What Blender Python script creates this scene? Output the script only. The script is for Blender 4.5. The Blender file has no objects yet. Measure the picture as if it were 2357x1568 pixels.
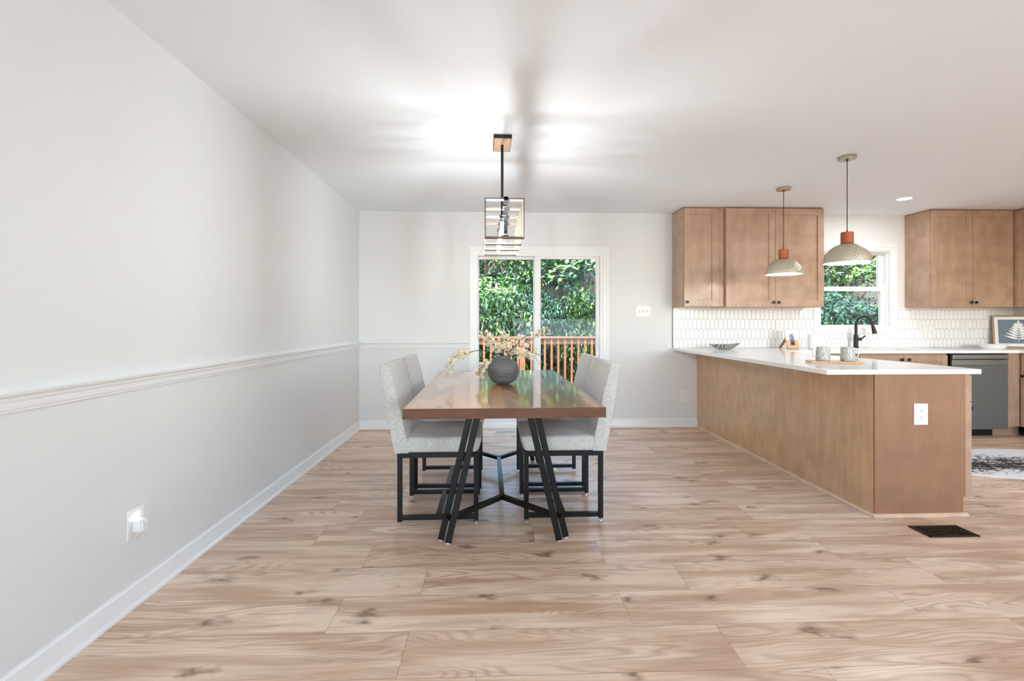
import bpy, bmesh, math, random
from mathutils import Vector, Matrix, noise
R = math.radians
rnd = random.Random(7)
SC = bpy.context.scene
COL = SC.collection

# ------------------------------------------------------------------ camera, light, exposure
F_PX, W_PX, HORIZON = 1100.0, 2357.0, 745.0
cd = bpy.data.cameras.new('camera')
cam = bpy.data.objects.new('camera', cd); COL.objects.link(cam)
cd.sensor_width = 36; cd.lens = 36 * F_PX / W_PX
cd.shift_y = -(784 - HORIZON) / W_PX
cd.clip_start = 0.05; cd.clip_end = 200
cam.location = (0, 0, 1.18); cam.rotation_euler = (R(90), 0, R(-2.135))
SC.camera = cam
vs = SC.view_settings
vs.view_transform = 'Standard'; vs.look = 'None'; vs.gamma = 1; vs.use_curve_mapping = False
vs.exposure = 0.33
try:
    SC.cycles.use_denoising = True
    SC.cycles.max_bounces = 10; SC.cycles.diffuse_bounces = 6; SC.cycles.transparent_max_bounces = 16
    SC.cycles.sample_clamp_indirect = 6
    SC.cycles.caustics_reflective = False
except Exception: pass

wd = bpy.data.worlds.new('sky'); SC.world = wd; wd.use_nodes = True
wn = wd.node_tree; bgn = wn.nodes['Background']
sk = wn.nodes.new('ShaderNodeTexSky'); sk.sky_type = 'NISHITA'; sk.sun_disc = False
sk.sun_elevation = R(52); sk.sun_rotation = R(200)
wn.links.new(sk.outputs[0], bgn.inputs[0]); bgn.inputs[1].default_value = 3.0

def light(name, kind, loc, rot, energy, color=(1, 1, 1), **kw):
    d = bpy.data.lights.new(name, kind); d.energy = energy; d.color = color
    for k, v in kw.items(): setattr(d, k, v)
    o = bpy.data.objects.new(name, d); COL.objects.link(o)
    o.location = loc; o.rotation_euler = rot
    o['kind'] = 'helper'
    return o
# sun from the house side, high, lighting the deck and the leaves
light('sun', 'SUN', (0, 0, 10), (R(40), 0, R(-22)), 2.6, (1, .96, .9), angle=R(1.0))
# added area lights in the unseen windows behind the camera, tinted as daylight
DAY = (.70, .85, 1)
light('window_daylight', 'AREA', (-.95, -2.78, 1.5), (R(90), 0, 0), 4, DAY, shape='RECTANGLE', size=.8, size_y=1.4)
light('window_daylight', 'AREA', (4.5, -2.78, 1.5), (R(90), 0, 0), 4, DAY, shape='RECTANGLE', size=2.2, size_y=1.4)
# added fill light behind the camera, aimed up to brighten the ceiling
light('bounce_lamp', 'AREA', (1.6, -1.0, 1.0), (R(150), 0, 0), 26, (.68, .86, 1), shape='RECTANGLE', size=2.2, size_y=1.2)

# ------------------------------------------------------------------ small helpers
def lin(r, g, b):
    f = lambda c: (c/255/12.92) if c/255 <= .04045 else ((c/255+.055)/1.055)**2.4
    return (f(r), f(g), f(b), 1)

class NT:
    def __init__(s, name):
        s.m = bpy.data.materials.new(name); s.m.use_nodes = True
        s.t = s.m.node_tree; s.b = s.t.nodes['Principled BSDF']; s.out = s.t.nodes['Material Output']
    def n(s, typ, **kw):
        x = s.t.nodes.new(typ)
        for k, v in kw.items():
            if k.startswith('i_'):
                key = k[2:]; key = int(key) if key.isdigit() else key.replace('_', ' ')
                s.set(x, key, v)
            else: setattr(x, k, v)
        return x
    def set(s, x, key, v):
        if isinstance(v, bpy.types.NodeSocket): s.t.links.new(v, x.inputs[key])
        else: x.inputs[key].default_value = v
    def p(s, **kw):
        for k, v in kw.items(): s.set(s.b, k.replace('_', ' '), v)
        return s
    def math(s, op, a, b=0.0, c=0.0):
        x = s.n('ShaderNodeMath', operation=op); s.set(x, 0, a); s.set(x, 1, b); s.set(x, 2, c); return x.outputs[0]
    def mix(s, f, a, b, mode='MIX'):
        x = s.n('ShaderNodeMix', data_type='RGBA', blend_type=mode)
        s.set(x, 0, f); s.set(x, 6, a); s.set(x, 7, b); return x.outputs[2]
    def ramp(s, f, stops):
        x = s.n('ShaderNodeValToRGB'); s.set(x, 0, f); e = x.color_ramp.elements
        while len(e) < len(stops): e.new(.5)
        for i, (p, c) in enumerate(stops): e[i].position = p; e[i].color = c
        return x.outputs[0]
    def coords(s, scale=(1, 1, 1), kind='Object', loc=(0, 0, 0)):
        tc = s.n('ShaderNodeTexCoord'); mp = s.n('ShaderNodeMapping')
        s.t.links.new(tc.outputs[kind], mp.inputs[0]); mp.inputs['Scale'].default_value = scale
        mp.inputs['Location'].default_value = loc
        return mp.outputs[0]
    def noise(s, vec, scale, detail=4, rough=.5, dist=0.0):
        x = s.n('ShaderNodeTexNoise'); s.set(x, 'Vector', vec); s.set(x, 'Scale', scale)
        s.set(x, 'Detail', detail); s.set(x, 'Roughness', rough); s.set(x, 'Distortion', dist); return x.outputs[0]
    def bump(s, h, strength=.2, dist=.002):
        x = s.n('ShaderNodeBump'); s.set(x, 'Height', h); s.set(x, 'Strength', strength); s.set(x, 'Distance', dist)
        s.t.links.new(x.outputs[0], s.b.inputs['Normal']); return s

def simple(name, col, rough=.5, metal=0.0, **kw):
    m = NT(name); m.p(Base_Color=col, Roughness=rough, Metallic=metal, **kw); return m.m

def paint(name, col, rough=.55, bump=.05):
    m = NT(name); m.p(Base_Color=col, Roughness=rough)
    m.bump(m.noise(m.coords(), 180, 3), bump, .001); return m.m

M = {}
M['wall'] = paint('wall_paint', lin(227, 228, 228), .6)
M['ceiling'] = paint('ceiling_paint', lin(243, 246, 248), .8, .1)
M['trim'] = paint('trim_paint', lin(238, 240, 240), .3, .02)
M['vinyl'] = simple('white_vinyl', lin(240, 240, 240), .35)
M['plate'] = simple('white_plastic', lin(236, 236, 234), .35)
M['rim'] = simple('grey_slot_rim', lin(196, 196, 194), .5)
M['slot'] = simple('dark_slot', lin(60, 58, 55), .6)
M['black'] = simple('black_metal', lin(13, 13, 14), .4, 0, Specular_IOR_Level=.35)
M['beam'] = simple('flat_black_beam', lin(22, 22, 23), .9, 0, Specular_IOR_Level=.05)
M['blackm'] = simple('matte_black', lin(14, 14, 15), .45)
M['steel'] = simple('brushed_steel', lin(200, 200, 200), .3, 1.0)
M['quartz'] = None

def m_quartz():
    m = NT('white_quartz'); n1 = m.noise(m.coords(), 6, 6, .6)
    m.p(Base_Color=m.ramp(n1, [(.35, lin(243, 243, 242)), (.62, lin(250, 250, 249))]), Roughness=.12)
    return m.m
M['quartz'] = m_quartz()

def m_floor():
    m = NT('oak_plank')
    tc = m.n('ShaderNodeUVMap'); tc.uv_map = 'UVMap'
    at = m.n('ShaderNodeAttribute'); at.attribute_name = 'plank'
    sep = m.n('ShaderNodeSeparateXYZ'); m.set(sep, 0, tc.outputs[0])
    rv = m.n('ShaderNodeSeparateColor'); m.set(rv, 0, at.outputs[0])
    comb = m.n('ShaderNodeCombineXYZ'); m.set(comb, 0, m.math('MULTIPLY', sep.outputs[0], .8)); m.set(comb, 1, m.math('MULTIPLY', sep.outputs[1], 7.0)); m.set(comb, 2, m.math('MULTIPLY', rv.outputs[0], 30.0))
    big = m.noise(comb.outputs[0], 1.6, 3, .5, .6)
    # growth rings: distorted bands running along the plank
    c2 = m.n('ShaderNodeCombineXYZ'); m.set(c2, 0, m.math('MULTIPLY', sep.outputs[0], .45)); m.set(c2, 1, m.math('MULTIPLY', sep.outputs[1], 3.2)); m.set(c2, 2, m.math('MULTIPLY', rv.outputs[1], 20.0))
    fld = m.noise(c2.outputs[0], 1.8, 2, .45, .3)
    ring = m.math('SINE', m.math('MULTIPLY', fld, 150.0))
    ring = m.math('POWER', m.math('MULTIPLY_ADD', ring, .5, .5), 2.0)
    fc = m.n('ShaderNodeCombineXYZ'); m.set(fc, 0, m.math('MULTIPLY', sep.outputs[0], 3.0)); m.set(fc, 1, m.math('MULTIPLY', sep.outputs[1], 90.0)); m.set(fc, 2, rv.outputs[2])
    fine = m.noise(fc.outputs[0], 2.0, 4, .65)
    base = m.mix(rv.outputs[0], lin(224, 198, 172), lin(238, 215, 192))
    mid = m.mix(m.ramp(big, [(.38, (1, 1, 1, 1)), (.58, (0, 0, 0, 1))]), base, lin(198, 166, 139))
    ringmask = m.math('MULTIPLY', ring, m.math('MULTIPLY', m.ramp(m.noise(comb.outputs[0], .9, 2), [(.42, (0, 0, 0, 1)), (.58, (1, 1, 1, 1))]), .55))
    c = m.mix(ringmask, mid, lin(168, 134, 109))
    c = m.mix(m.math('MULTIPLY', m.ramp(fine, [(.5, (0, 0, 0, 1)), (.72, (1, 1, 1, 1))]), .35), c, lin(160, 124, 98))
    # knots
    kc = m.n('ShaderNodeCombineXYZ'); m.set(kc, 0, m.math('MULTIPLY', sep.outputs[0], 2.3)); m.set(kc, 1, m.math('MULTIPLY', sep.outputs[1], 4.6)); m.set(kc, 2, 0.0)
    warp = m.n('ShaderNodeVectorMath', operation='ADD'); m.set(warp, 0, kc.outputs[0])
    nz = m.n('ShaderNodeTexNoise'); m.set(nz, 'Vector', kc.outputs[0]); m.set(nz, 'Scale', 4.5)
    sc_ = m.n('ShaderNodeVectorMath', operation='SCALE'); m.set(sc_, 0, nz.outputs[1]); sc_.inputs[3].default_value = .5
    m.set(warp, 1, sc_.outputs[0])
    vo = m.n('ShaderNodeTexVoronoi', feature='F1', voronoi_dimensions='2D'); m.set(vo, 'Vector', warp.outputs[0]); m.set(vo, 'Scale', 1.0)
    gate = m.n('ShaderNodeSeparateColor'); m.set(gate, 0, vo.outputs['Color'])
    g = m.math('GREATER_THAN', gate.outputs[0], .55)
    kn = m.ramp(vo.outputs['Distance'], [(.03, (1, 1, 1, 1)), (.08, (.45, .45, .45, 1)), (.17, (0, 0, 0, 1))])
    c = m.mix(m.math('MULTIPLY', m.math('MULTIPLY', kn, g), .8), c, lin(110, 82, 66))
    # bevel lines at the plank edges from the second uv layer (0..1 on each plank, in metres to the edge)
    e = m.n('ShaderNodeAttribute'); e.attribute_name = 'edge'
    es = m.n('ShaderNodeUVMap'); es.uv_map = 'EdgeUV'
    s2 = m.n('ShaderNodeSeparateXYZ'); m.set(s2, 0, es.outputs[0])
    dx = m.math('SUBTRACT', .5, m.math('ABSOLUTE', m.math('SUBTRACT', s2.outputs[0], .5)))
    dy = m.math('SUBTRACT', .5, m.math('ABSOLUTE', m.math('SUBTRACT', s2.outputs[1], .5)))
    d = m.math('MINIMUM', m.math('MULTIPLY', dx, 1.19), m.math('MULTIPLY', dy, .2435))
    seam = m.math('LESS_THAN', d, .0011)
    c = m.mix(m.math('MULTIPLY', seam, .6), c, lin(105, 78, 58))
    m.p(Base_Color=c, Roughness=m.ramp(fine, [(.3, (.27, .27, .27, 1)), (.7, (.38, .38, .38, 1))]))
    m.bump(m.math('SUBTRACT', m.math('MULTIPLY', fine, .25), seam), .25, .0012)
    return m.m
M['floor'] = m_floor()

def wood(name, c1, c2, c3, axis='Z', rough=.38, ring=60, coat=0.0, rscale=1.0, rgc=.28, fic=.35):
    m = NT(name)
    sc = {'Z': (5, 5, .55), 'X': (.55, 5, 5), 'Y': (5, .55, 5)}[axis]
    v = m.coords(tuple(x*rscale for x in sc))
    f = m.noise(v, 1.0, 2, .45, .4)
    ringv = m.math('MULTIPLY_ADD', m.math('SINE', m.math('MULTIPLY', f, ring)), .5, .5)
    fs = {'Z': (160, 160, 5), 'X': (5, 160, 160), 'Y': (160, 5, 160)}[axis]
    fine = m.noise(m.coords(fs), 1.0, 3, .6)
    blot = m.noise(m.coords((1, 1, 1)), 7, 3, .5)
    c = m.mix(m.ramp(blot, [(.35, (0, 0, 0, 1)), (.68, (1, 1, 1, 1))]), c1, c2)
    c = m.mix(m.math('MULTIPLY', ringv, rgc), c, c3)
    c = m.mix(m.math('MULTIPLY', m.ramp(fine, [(.45, (0, 0, 0, 1)), (.75, (1, 1, 1, 1))]), fic), c, c3)
    m.p(Base_Color=c, Roughness=rough, Coat_Weight=coat, Coat_Roughness=.18)
    return m.m
M['cab'] = wood('stained_maple', lin(184, 153, 130), lin(164, 133, 111), lin(146, 115, 93), rgc=.13, fic=.16, coat=.3)
M['endp'] = wood('stained_end_veneer', lin(156, 114, 84), lin(144, 103, 75), lin(124, 88, 62), rgc=.15, fic=.16)  # end panel wood, darker and redder than the back panel
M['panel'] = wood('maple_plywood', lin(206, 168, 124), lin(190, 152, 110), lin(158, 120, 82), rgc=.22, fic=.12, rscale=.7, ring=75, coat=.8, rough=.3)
M['shoe'] = wood('pale_shoe_wood', lin(221, 190, 160), lin(208, 176, 145), lin(190, 158, 128), 'Y')
M['edgew'] = wood('walnut_edge', lin(112, 68, 42), lin(96, 56, 34), lin(56, 32, 20), 'X', ring=90, rough=.55, rscale=2.5)
M['cap'] = wood('red_cherry', lin(190, 96, 52), lin(170, 78, 42), lin(130, 56, 30))
M['lightw'] = wood('pale_board_wood', lin(220, 182, 146), lin(206, 166, 130), lin(182, 140, 104), 'X')
M['brownw'] = wood('brown_frame_wood', lin(170, 128, 98), lin(150, 110, 82), lin(120, 84, 60))
M['bronze'] = wood('wood_bar', lin(150, 128, 108), lin(128, 106, 88), lin(92, 76, 62), 'X', rough=.5)
M['canopyw'] = wood('canopy_wood', lin(222, 190, 160), lin(208, 172, 140), lin(170, 130, 98), 'X')
M['deck'] = wood('orange_cedar', lin(122, 76, 36), lin(108, 64, 30), lin(82, 46, 22), 'X', rough=.6)
M['deckv'] = wood('orange_cedar_post', lin(124, 78, 38), lin(110, 66, 32), lin(82, 46, 22), 'Z', rough=.6)

def m_table():
    m = NT('acacia_boards')
    tc = m.coords((1, 1, 1)); sp = m.n('ShaderNodeSeparateXYZ'); m.set(sp, 0, tc)
    cb = m.n('ShaderNodeCombineXYZ'); m.set(cb, 0, sp.outputs[1]); m.set(cb, 1, sp.outputs[0])
    br = m.n('ShaderNodeTexBrick', offset=.37, offset_frequency=2, squash=1.0)
    m.set(br, 'Vector', cb.outputs[0]); m.set(br, 'Scale', 1.0); m.set(br, 'Mortar Size', .0006)
    m.set(br, 'Brick Width', .95); m.set(br, 'Row Height', .112)
    m.set(br, 'Color1', (0, 0, 0, 1)); m.set(br, 'Color2', (1, 1, 1, 1)); m.set(br, 'Mortar', (.5, .5, .5, 1))
    g = m.noise(m.coords((14, 1.1, 1)), 1.2, 4, .55, .7)
    c = m.ramp(br.outputs[0], [(0, lin(132, 84, 66)), (.28, lin(176, 122, 84)), (.6, lin(214, 160, 108)), (1, lin(196, 138, 92))])
    patch = m.noise(m.coords((5, .9, 1)), 1.0, 3, .5, .8)
    c = m.mix(m.math('MULTIPLY', m.ramp(patch, [(.5, (0, 0, 0, 1)), (.56, (1, 1, 1, 1))]), .65), c, lin(112, 70, 58))
    c = m.mix(m.math('MULTIPLY', m.ramp(g, [(.42, (0, 0, 0, 1)), (.7, (1, 1, 1, 1))]), .4), c, lin(148, 98, 68))
    m.p(Base_Color=c, Roughness=.3, Coat_Weight=1.0, Coat_Roughness=.06, Coat_IOR=1.7)
    return m.m
M['table'] = m_table()

def m_fabric(name, s1, s2):
    m = NT(name)
    a = m.noise(m.coords(s1), 1, 3, .6); b = m.noise(m.coords(s2), 1, 2, .6)
    s = m.math('ADD', m.math('MULTIPLY', a, .7), m.math('MULTIPLY', b, .3))
    c = m.ramp(s, [(.34, lin(158, 157, 152)), (.5, lin(198, 197, 192)), (.66, lin(224, 223, 218))])
    m.p(Base_Color=c, Roughness=.92, Sheen_Weight=.2)
    m.bump(s, .3, .0015); return m.m
M['fabric'] = m_fabric('heathered_linen', (50, 50, 460), (500, 300, 300))
M['fabricv'] = m_fabric('heathered_linen_upright', (460, 460, 45), (300, 300, 500))

def m_vase():
    m = NT('charcoal_ribbed_ceramic')
    v = m.coords((1, 1, 1)); n1 = m.noise(m.coords((6, 6, 130)), 1, 3, .6)
    m.p(Base_Color=m.ramp(n1, [(.35, lin(84, 85, 88)), (.65, lin(112, 113, 116))]), Roughness=.6)
    m.bump(n1, .9, .004); return m.m
M['vase'] = m_vase()

def m_hammer():
    m = NT('hammered_champagne_metal')
    sp = m.n('ShaderNodeSeparateXYZ'); m.set(sp, 0, m.coords())
    x, y, z = sp.outputs
    th = m.math('ARCTAN2', y, x)
    rr_ = m.math('SQRT', m.math('ADD', m.math('MULTIPLY', x, x), m.math('MULTIPLY', y, y)))
    ph = m.math('ARCTAN2', rr_, m.math('SUBTRACT', z, 1.636))
    h = m.math('MULTIPLY_ADD', m.math('MULTIPLY', m.math('SINE', m.math('MULTIPLY', th, 40.0)), m.math('SINE', m.math('MULTIPLY', ph, 44.0))), .5, .5)
    m.p(Base_Color=m.ramp(h, [(.1, lin(176, 168, 146)), (.8, lin(218, 212, 196))]), Roughness=.34, Metallic=.6)
    m.bump(h, .8, .003); return m.m
M['hammer'] = m_hammer()
M['nickel'] = simple('brushed_nickel', lin(196, 186, 168), .35, .9)
M['shadein'] = simple('white_enamel', lin(250, 250, 248), .4)

def emit(name, col, s):
    m = NT(name); m.p(Base_Color=col, Emission_Color=col, Emission_Strength=s, Roughness=.4); return m.m
M['bulb'] = emit('glowing_bulb', (1, .97, .93, 1), 9)
M['tube'] = emit('glowing_tube', (.90, .96, 1, 1), 520)
M['led'] = emit('led_lens', (1, .98, .95, 1), 9)
M['night'] = emit('night_light_led', (.93, .95, 1, 1), 9)

def m_glass():
    m = NT('window_glass'); t = m.t
    tr = m.n('ShaderNodeBsdfTransparent'); gl = m.n('ShaderNodeBsdfGlossy')
    tr.inputs[0].default_value = (.97, .985, .975, 1); gl.inputs['Roughness'].default_value = .0
    fr = m.n('ShaderNodeFresnel'); fr.inputs[0].default_value = 1.45
    mx = m.n('ShaderNodeMixShader'); t.links.new(m.math('MULTIPLY', fr.outputs[0], .8), mx.inputs[0])
    t.links.new(tr.outputs[0], mx.inputs[1]); t.links.new(gl.outputs[0], mx.inputs[2])
    t.links.new(mx.outputs[0], m.out.inputs[0]); return m.m
M['glass'] = m_glass()

def m_leaf(name, stops, trans=.35, rough=.35):
    m = NT(name); g = m.n('ShaderNodeNewGeometry')
    c = m.ramp(g.outputs['Random Per Island'], stops)
    m.p(Base_Color=c, Roughness=rough)
    tl = m.n('ShaderNodeBsdfTranslucent'); m.set(tl, 0, c)
    mx = m.n('ShaderNodeMixShader'); mx.inputs[0].default_value = trans
    m.t.links.new(m.b.outputs[0], mx.inputs[1]); m.t.links.new(tl.outputs[0], mx.inputs[2])
    m.t.links.new(mx.outputs[0], m.out.inputs[0]); return m.m
M['leaf'] = m_leaf('green_leaf', [(0, lin(12, 28, 12)), (.45, lin(26, 56, 20)), (.8, lin(58, 96, 32)), (1, lin(124, 156, 60))], .22, .28)
M['leafb'] = m_leaf('blue_green_leaf', [(0, lin(14, 34, 20)), (.6, lin(30, 64, 36)), (1, lin(68, 112, 60))], .2, .28)
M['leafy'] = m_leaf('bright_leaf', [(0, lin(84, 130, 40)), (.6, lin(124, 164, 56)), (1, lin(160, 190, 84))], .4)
M['petal'] = m_leaf('cream_petal', [(0, lin(226, 200, 140)), (.3, lin(244, 232, 204)), (1, lin(255, 252, 238))], .3, .7)
M['petalp'] = m_leaf('pale_blossom_petal', [(0, lin(244, 222, 206)), (1, lin(252, 244, 230))], .3, .7)
M['twig'] = simple('dark_twig', lin(52, 38, 32), .8)
M['bark'] = paint('bark', lin(86, 70, 54), .9, .4)
def m_soil():
    m = NT('leafy_soil'); n1 = m.noise(m.coords(), 3, 6, .7)
    m.p(Base_Color=m.ramp(n1, [(.35, lin(38, 32, 20)), (.55, lin(74, 58, 36)), (.7, lin(50, 78, 36))]), Roughness=.95)
    m.bump(n1, 1, .1); return m.m
M['soil'] = m_soil()
M['tile'] = simple('white_glazed_tile', lin(244, 244, 243), .14)
M['grout'] = paint('grey_grout', lin(140, 140, 139), .9)
def m_ss():
    m = NT('slate_steel'); n1 = m.noise(m.coords((220, 3, 3)), 1, 2)
    m.p(Base_Color=lin(122, 124, 122), Roughness=.36, Metallic=.5); return m.m
M['slate'] = m_ss()
M['slate2'] = simple('light_slate_steel', lin(170, 172, 170), .3, .85)
def m_mug():
    m = NT('speckled_stoneware'); n1 = m.noise(m.coords(), 260, 2, .6)
    m.p(Base_Color=m.ramp(n1, [(.44, lin(104, 104, 98)), (.52, lin(226, 226, 220))]), Roughness=.35)
    m.b.inputs['Roughness'].default_value = .3; return m.m
M['mug'] = m_mug()
def m_bowl():
    m = NT('grey_striped_ceramic')
    w = m.n('ShaderNodeTexWave', wave_type='BANDS', bands_direction='DIAGONAL'); m.set(w, 'Vector', m.coords()); m.set(w, 'Scale', 28.0); m.set(w, 'Distortion', .6)
    m.p(Base_Color=m.ramp(w.outputs[0], [(.35, lin(96, 98, 96)), (.6, lin(178, 180, 176))]), Roughness=.4); return m.m
M['bowl'] = m_bowl()
M['porcelain'] = simple('white_porcelain', lin(245, 245, 243), .22)
def m_rug():
    m = NT('cowhide')
    n1 = m.noise(m.coords((.75, 2.4, 1), loc=(.2, .12, 0)), 1.9, 3, .55, .6); n2 = m.noise(m.coords((9, 22, 9)), 2.2, 4, .7)
    sp = m.n('ShaderNodeSeparateXYZ'); m.set(sp, 0, m.coords())
    band = m.math('MULTIPLY', m.math('SUBTRACT', .13, m.math('ABSOLUTE', m.math('ADD', sp.outputs[1], .03))), 1.0)
    s = m.math('ADD', m.math('ADD', n1, band), m.math('MULTIPLY', m.math('SUBTRACT', n2, .5), .95))
    m.p(Base_Color=m.ramp(s, [(.44, lin(226, 226, 230)), (.50, lin(46, 44, 44))]), Roughness=.8); return m.m
M['rug'] = m_rug()
M['mat'] = simple('white_mat_board', lin(244, 244, 243), .7)
def m_print():
    m = NT('blue_grey_print'); n1 = m.noise(m.coords(), 9, 3)
    m.p(Base_Color=m.ramp(n1, [(.3, lin(84, 98, 114)), (.7, lin(100, 116, 134))]), Roughness=.5); return m.m
M['print'] = m_print()
def m_photo():
    m = NT('small_blue_photo'); sp = m.n('ShaderNodeSeparateXYZ'); m.set(sp, 0, m.coords((1, 1, 1), 'Generated'))
    c = m.ramp(sp.outputs[2], [(.18, lin(52, 60, 78)), (.35, lin(90, 106, 132)), (.6, lin(128, 144, 168)), (1, lin(196, 204, 212))])
    k = m.noise(m.coords((30, 30, 30)), 2, 3)
    m.p(Base_Color=m.mix(m.ramp(k, [(.52, (0, 0, 0, 1)), (.6, (1, 1, 1, 1))]), c, lin(58, 66, 84)), Roughness=.3); return m.m
M['photo'] = m_photo()
M['register'] = simple('dark_bronze_register', lin(40, 32, 28), .35, .6)

# ------------------------------------------------------------------ mesh builder
class MB:
    def __init__(s, T=None): s.bm = bmesh.new(); s.T = T; s.edge_bevel = []
    def _t(s, vs):
        if s.T is not None: bmesh.ops.transform(s.bm, matrix=s.T, verts=vs)
    def box(s, x0, y0, z0, x1, y1, z1, bev=0, seg=2, rot=None):
        r = bmesh.ops.create_cube(s.bm, size=1.0); vs = r['verts']
        c = Vector(((x0+x1)/2, (y0+y1)/2, (z0+z1)/2))
        mat = Matrix.Translation(c)
        if rot is not None: mat = mat @ rot
        mat = mat @ Matrix.Diagonal((abs(x1-x0), abs(y1-y0), abs(z1-z0), 1))
        bmesh.ops.transform(s.bm, matrix=mat, verts=vs)
        if bev:
            es = list({e for v in vs for e in v.link_edges})
            g = bmesh.ops.bevel(s.bm, geom=es, offset=bev, segments=seg, profile=.5, affect='EDGES')
            vs = list({v for f in g['faces'] for v in f.verts} | {v for v in vs if v.is_valid})
        s._t(vs); return s
    def bar(s, a, b, w, h=None, bev=0):
        """square bar between two points"""
        a, b = Vector(a), Vector(b); d = b-a; L = d.length; h = h or w
        q = d.to_track_quat('Z', 'Y').to_matrix().to_4x4() if abs(d.normalized().z) < .999 else Matrix.Identity(4)
        r = bmesh.ops.create_cube(s.bm, size=1.0)
        mat = Matrix.Translation((a+b)/2) @ q @ Matrix.Diagonal((w, h, L, 1))
        bmesh.ops.transform(s.bm, matrix=mat, verts=r['verts'])
        vs = r['verts']
        if bev:
            es = list({e for v in vs for e in v.link_edges})
            g = bmesh.ops.bevel(s.bm, geom=es, offset=bev, segments=1, affect='EDGES')
            vs = list({v for f in g['faces'] for v in f.verts})
        s._t(vs); return s
    def cyl(s, a, b, r1, r2=None, seg=20, cap=True):
        a, b = Vector(a), Vector(b); d = b-a; r2 = r1 if r2 is None else r2
        q = d.to_track_quat('Z', 'Y').to_matrix().to_4x4() if abs(d.normalized().z) < .9999 else (Matrix.Identity(4) if d.z > 0 else Matrix.Rotation(math.pi, 4, 'X'))
        r = bmesh.ops.create_cone(s.bm, cap_ends=cap, segments=seg, radius1=r1, radius2=r2, depth=d.length)
        bmesh.ops.transform(s.bm, matrix=Matrix.Translation((a+b)/2) @ q, verts=r['verts']); s._t(r['verts']); return s
    def tube(s, pts, r, seg=8, cap=True):
        pts = [Vector(p) for p in pts]; n = len(pts)
        rs = r if isinstance(r, (list, tuple)) else [r]*n
        rings = []; up = Vector((0, 0, 1)); vs = []
        d0 = (pts[1]-pts[0]).normalized()
        u = d0.cross(up); u = u.normalized() if u.length > .01 else Vector((1, 0, 0))
        for i, p in enumerate(pts):
            d = (pts[min(i+1, n-1)]-pts[max(i-1, 0)]).normalized()
            u = (u - d*u.dot(d)).normalized(); w = d.cross(u)
            ring = [s.bm.verts.new(p + (u*math.cos(2*math.pi*k/seg)+w*math.sin(2*math.pi*k/seg))*rs[i]) for k in range(seg)]
            rings.append(ring); vs += ring
        for a, b in zip(rings, rings[1:]):
            for k in range(seg): s.bm.faces.new((a[k], a[(k+1) % seg], b[(k+1) % seg], b[k]))
        if cap:
            s.bm.faces.new(rings[0][::-1]); s.bm.faces.new(rings[-1])
        s._t(vs); return s
    def lathe(s, prof, c=(0, 0, 0), seg=32, fn=None):
        vs = []; rings = []
        for (r, z) in prof:
            if r < 1e-5:
                v = s.bm.verts.new((c[0], c[1], c[2]+z)); rings.append([v]); vs.append(v); continue
            ring = []
            for k in range(seg):
                a = 2*math.pi*k/seg; rr = r*(fn(a, z, r) if fn else 1)
                ring.append(s.bm.verts.new((c[0]+rr*math.cos(a), c[1]+rr*math.sin(a), c[2]+z)))
            rings.append(ring); vs += ring
        for a, b in zip(rings, rings[1:]):
            for k in range(seg):
                k2 = (k+1) % seg
                if len(a) == 1 and len(b) == 1: continue
                if len(a) == 1: s.bm.faces.new((a[0], b[k2], b[k]))
                elif len(b) == 1: s.bm.faces.new((a[k], a[k2], b[0]))
                else: s.bm.faces.new((a[k], a[k2], b[k2], b[k]))
        s._t(vs); return s
    def prism(s, poly, lo, hi, axes='XYZ', holes=(), bev=0):
        """extrude polygon lying in first two axes along the third"""
        idx = ['XYZ'.index(a) for a in axes]
        def P(p, h):
            v = [0, 0, 0]; v[idx[0]] = p[0]; v[idx[1]] = p[1]; v[idx[2]] = h; return v
        es = []; base = []
        for loop in [poly] + list(holes):
            vv = [s.bm.verts.new(P(p, lo)) for p in loop]; base += vv
            es += [s.bm.edges.new((vv[i], vv[(i+1) % len(vv)])) for i in range(len(vv))]
        f = bmesh.ops.triangle_fill(s.bm, use_beauty=True, use_dissolve=False, edges=es)
        faces = [g for g in f['geom'] if isinstance(g, bmesh.types.BMFace)]
        ex = bmesh.ops.extrude_face_region(s.bm, geom=faces)
        nv = [g for g in ex['geom'] if isinstance(g, bmesh.types.BMVert)]
        d = [0, 0, 0]; d[idx[2]] = hi-lo
        bmesh.ops.translate(s.bm, vec=d, verts=nv)
        allv = base + nv
        allf = list({f for v in allv for f in v.link_faces})
        bmesh.ops.recalc_face_normals(s.bm, faces=allf)
        if bev:
            s.bm.normal_update()
            ee = [e for e in {e for v in allv for e in v.link_edges} if len(e.link_faces) == 2 and e.calc_face_angle(0) > .5]
            g = bmesh.ops.bevel(s.bm, geom=ee, offset=bev, segments=2, profile=.5, affect='EDGES')
            allv = list({v for f in g['faces'] for v in f.verts} | {v for v in allv if v.is_valid})
        s._t(allv); return s
    def build(s, name, mat, parent=None, smooth=None, loc=None, recalc=True):
        if recalc: bmesh.ops.recalc_face_normals(s.bm, faces=s.bm.faces)
        me = bpy.data.meshes.new(name); s.bm.to_mesh(me); s.bm.free()
        me.materials.append(mat)
        if smooth is not None:
            me.polygons.foreach_set('use_smooth', [True]*len(me.polygons))
            try: me.set_sharp_from_angle(angle=R(smooth))
            except Exception: pass
        o = bpy.data.objects.new(name, me); COL.objects.link(o)
        if parent: o.parent = parent
        if loc: o.location = loc
        return o

def pydata(name, verts, faces, mat, parent=None):
    me = bpy.data.meshes.new(name); me.from_pydata(verts, [], faces); me.update(); me.materials.append(mat)
    o = bpy.data.objects.new(name, me); COL.objects.link(o)
    if parent: o.parent = parent
    return o

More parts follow.
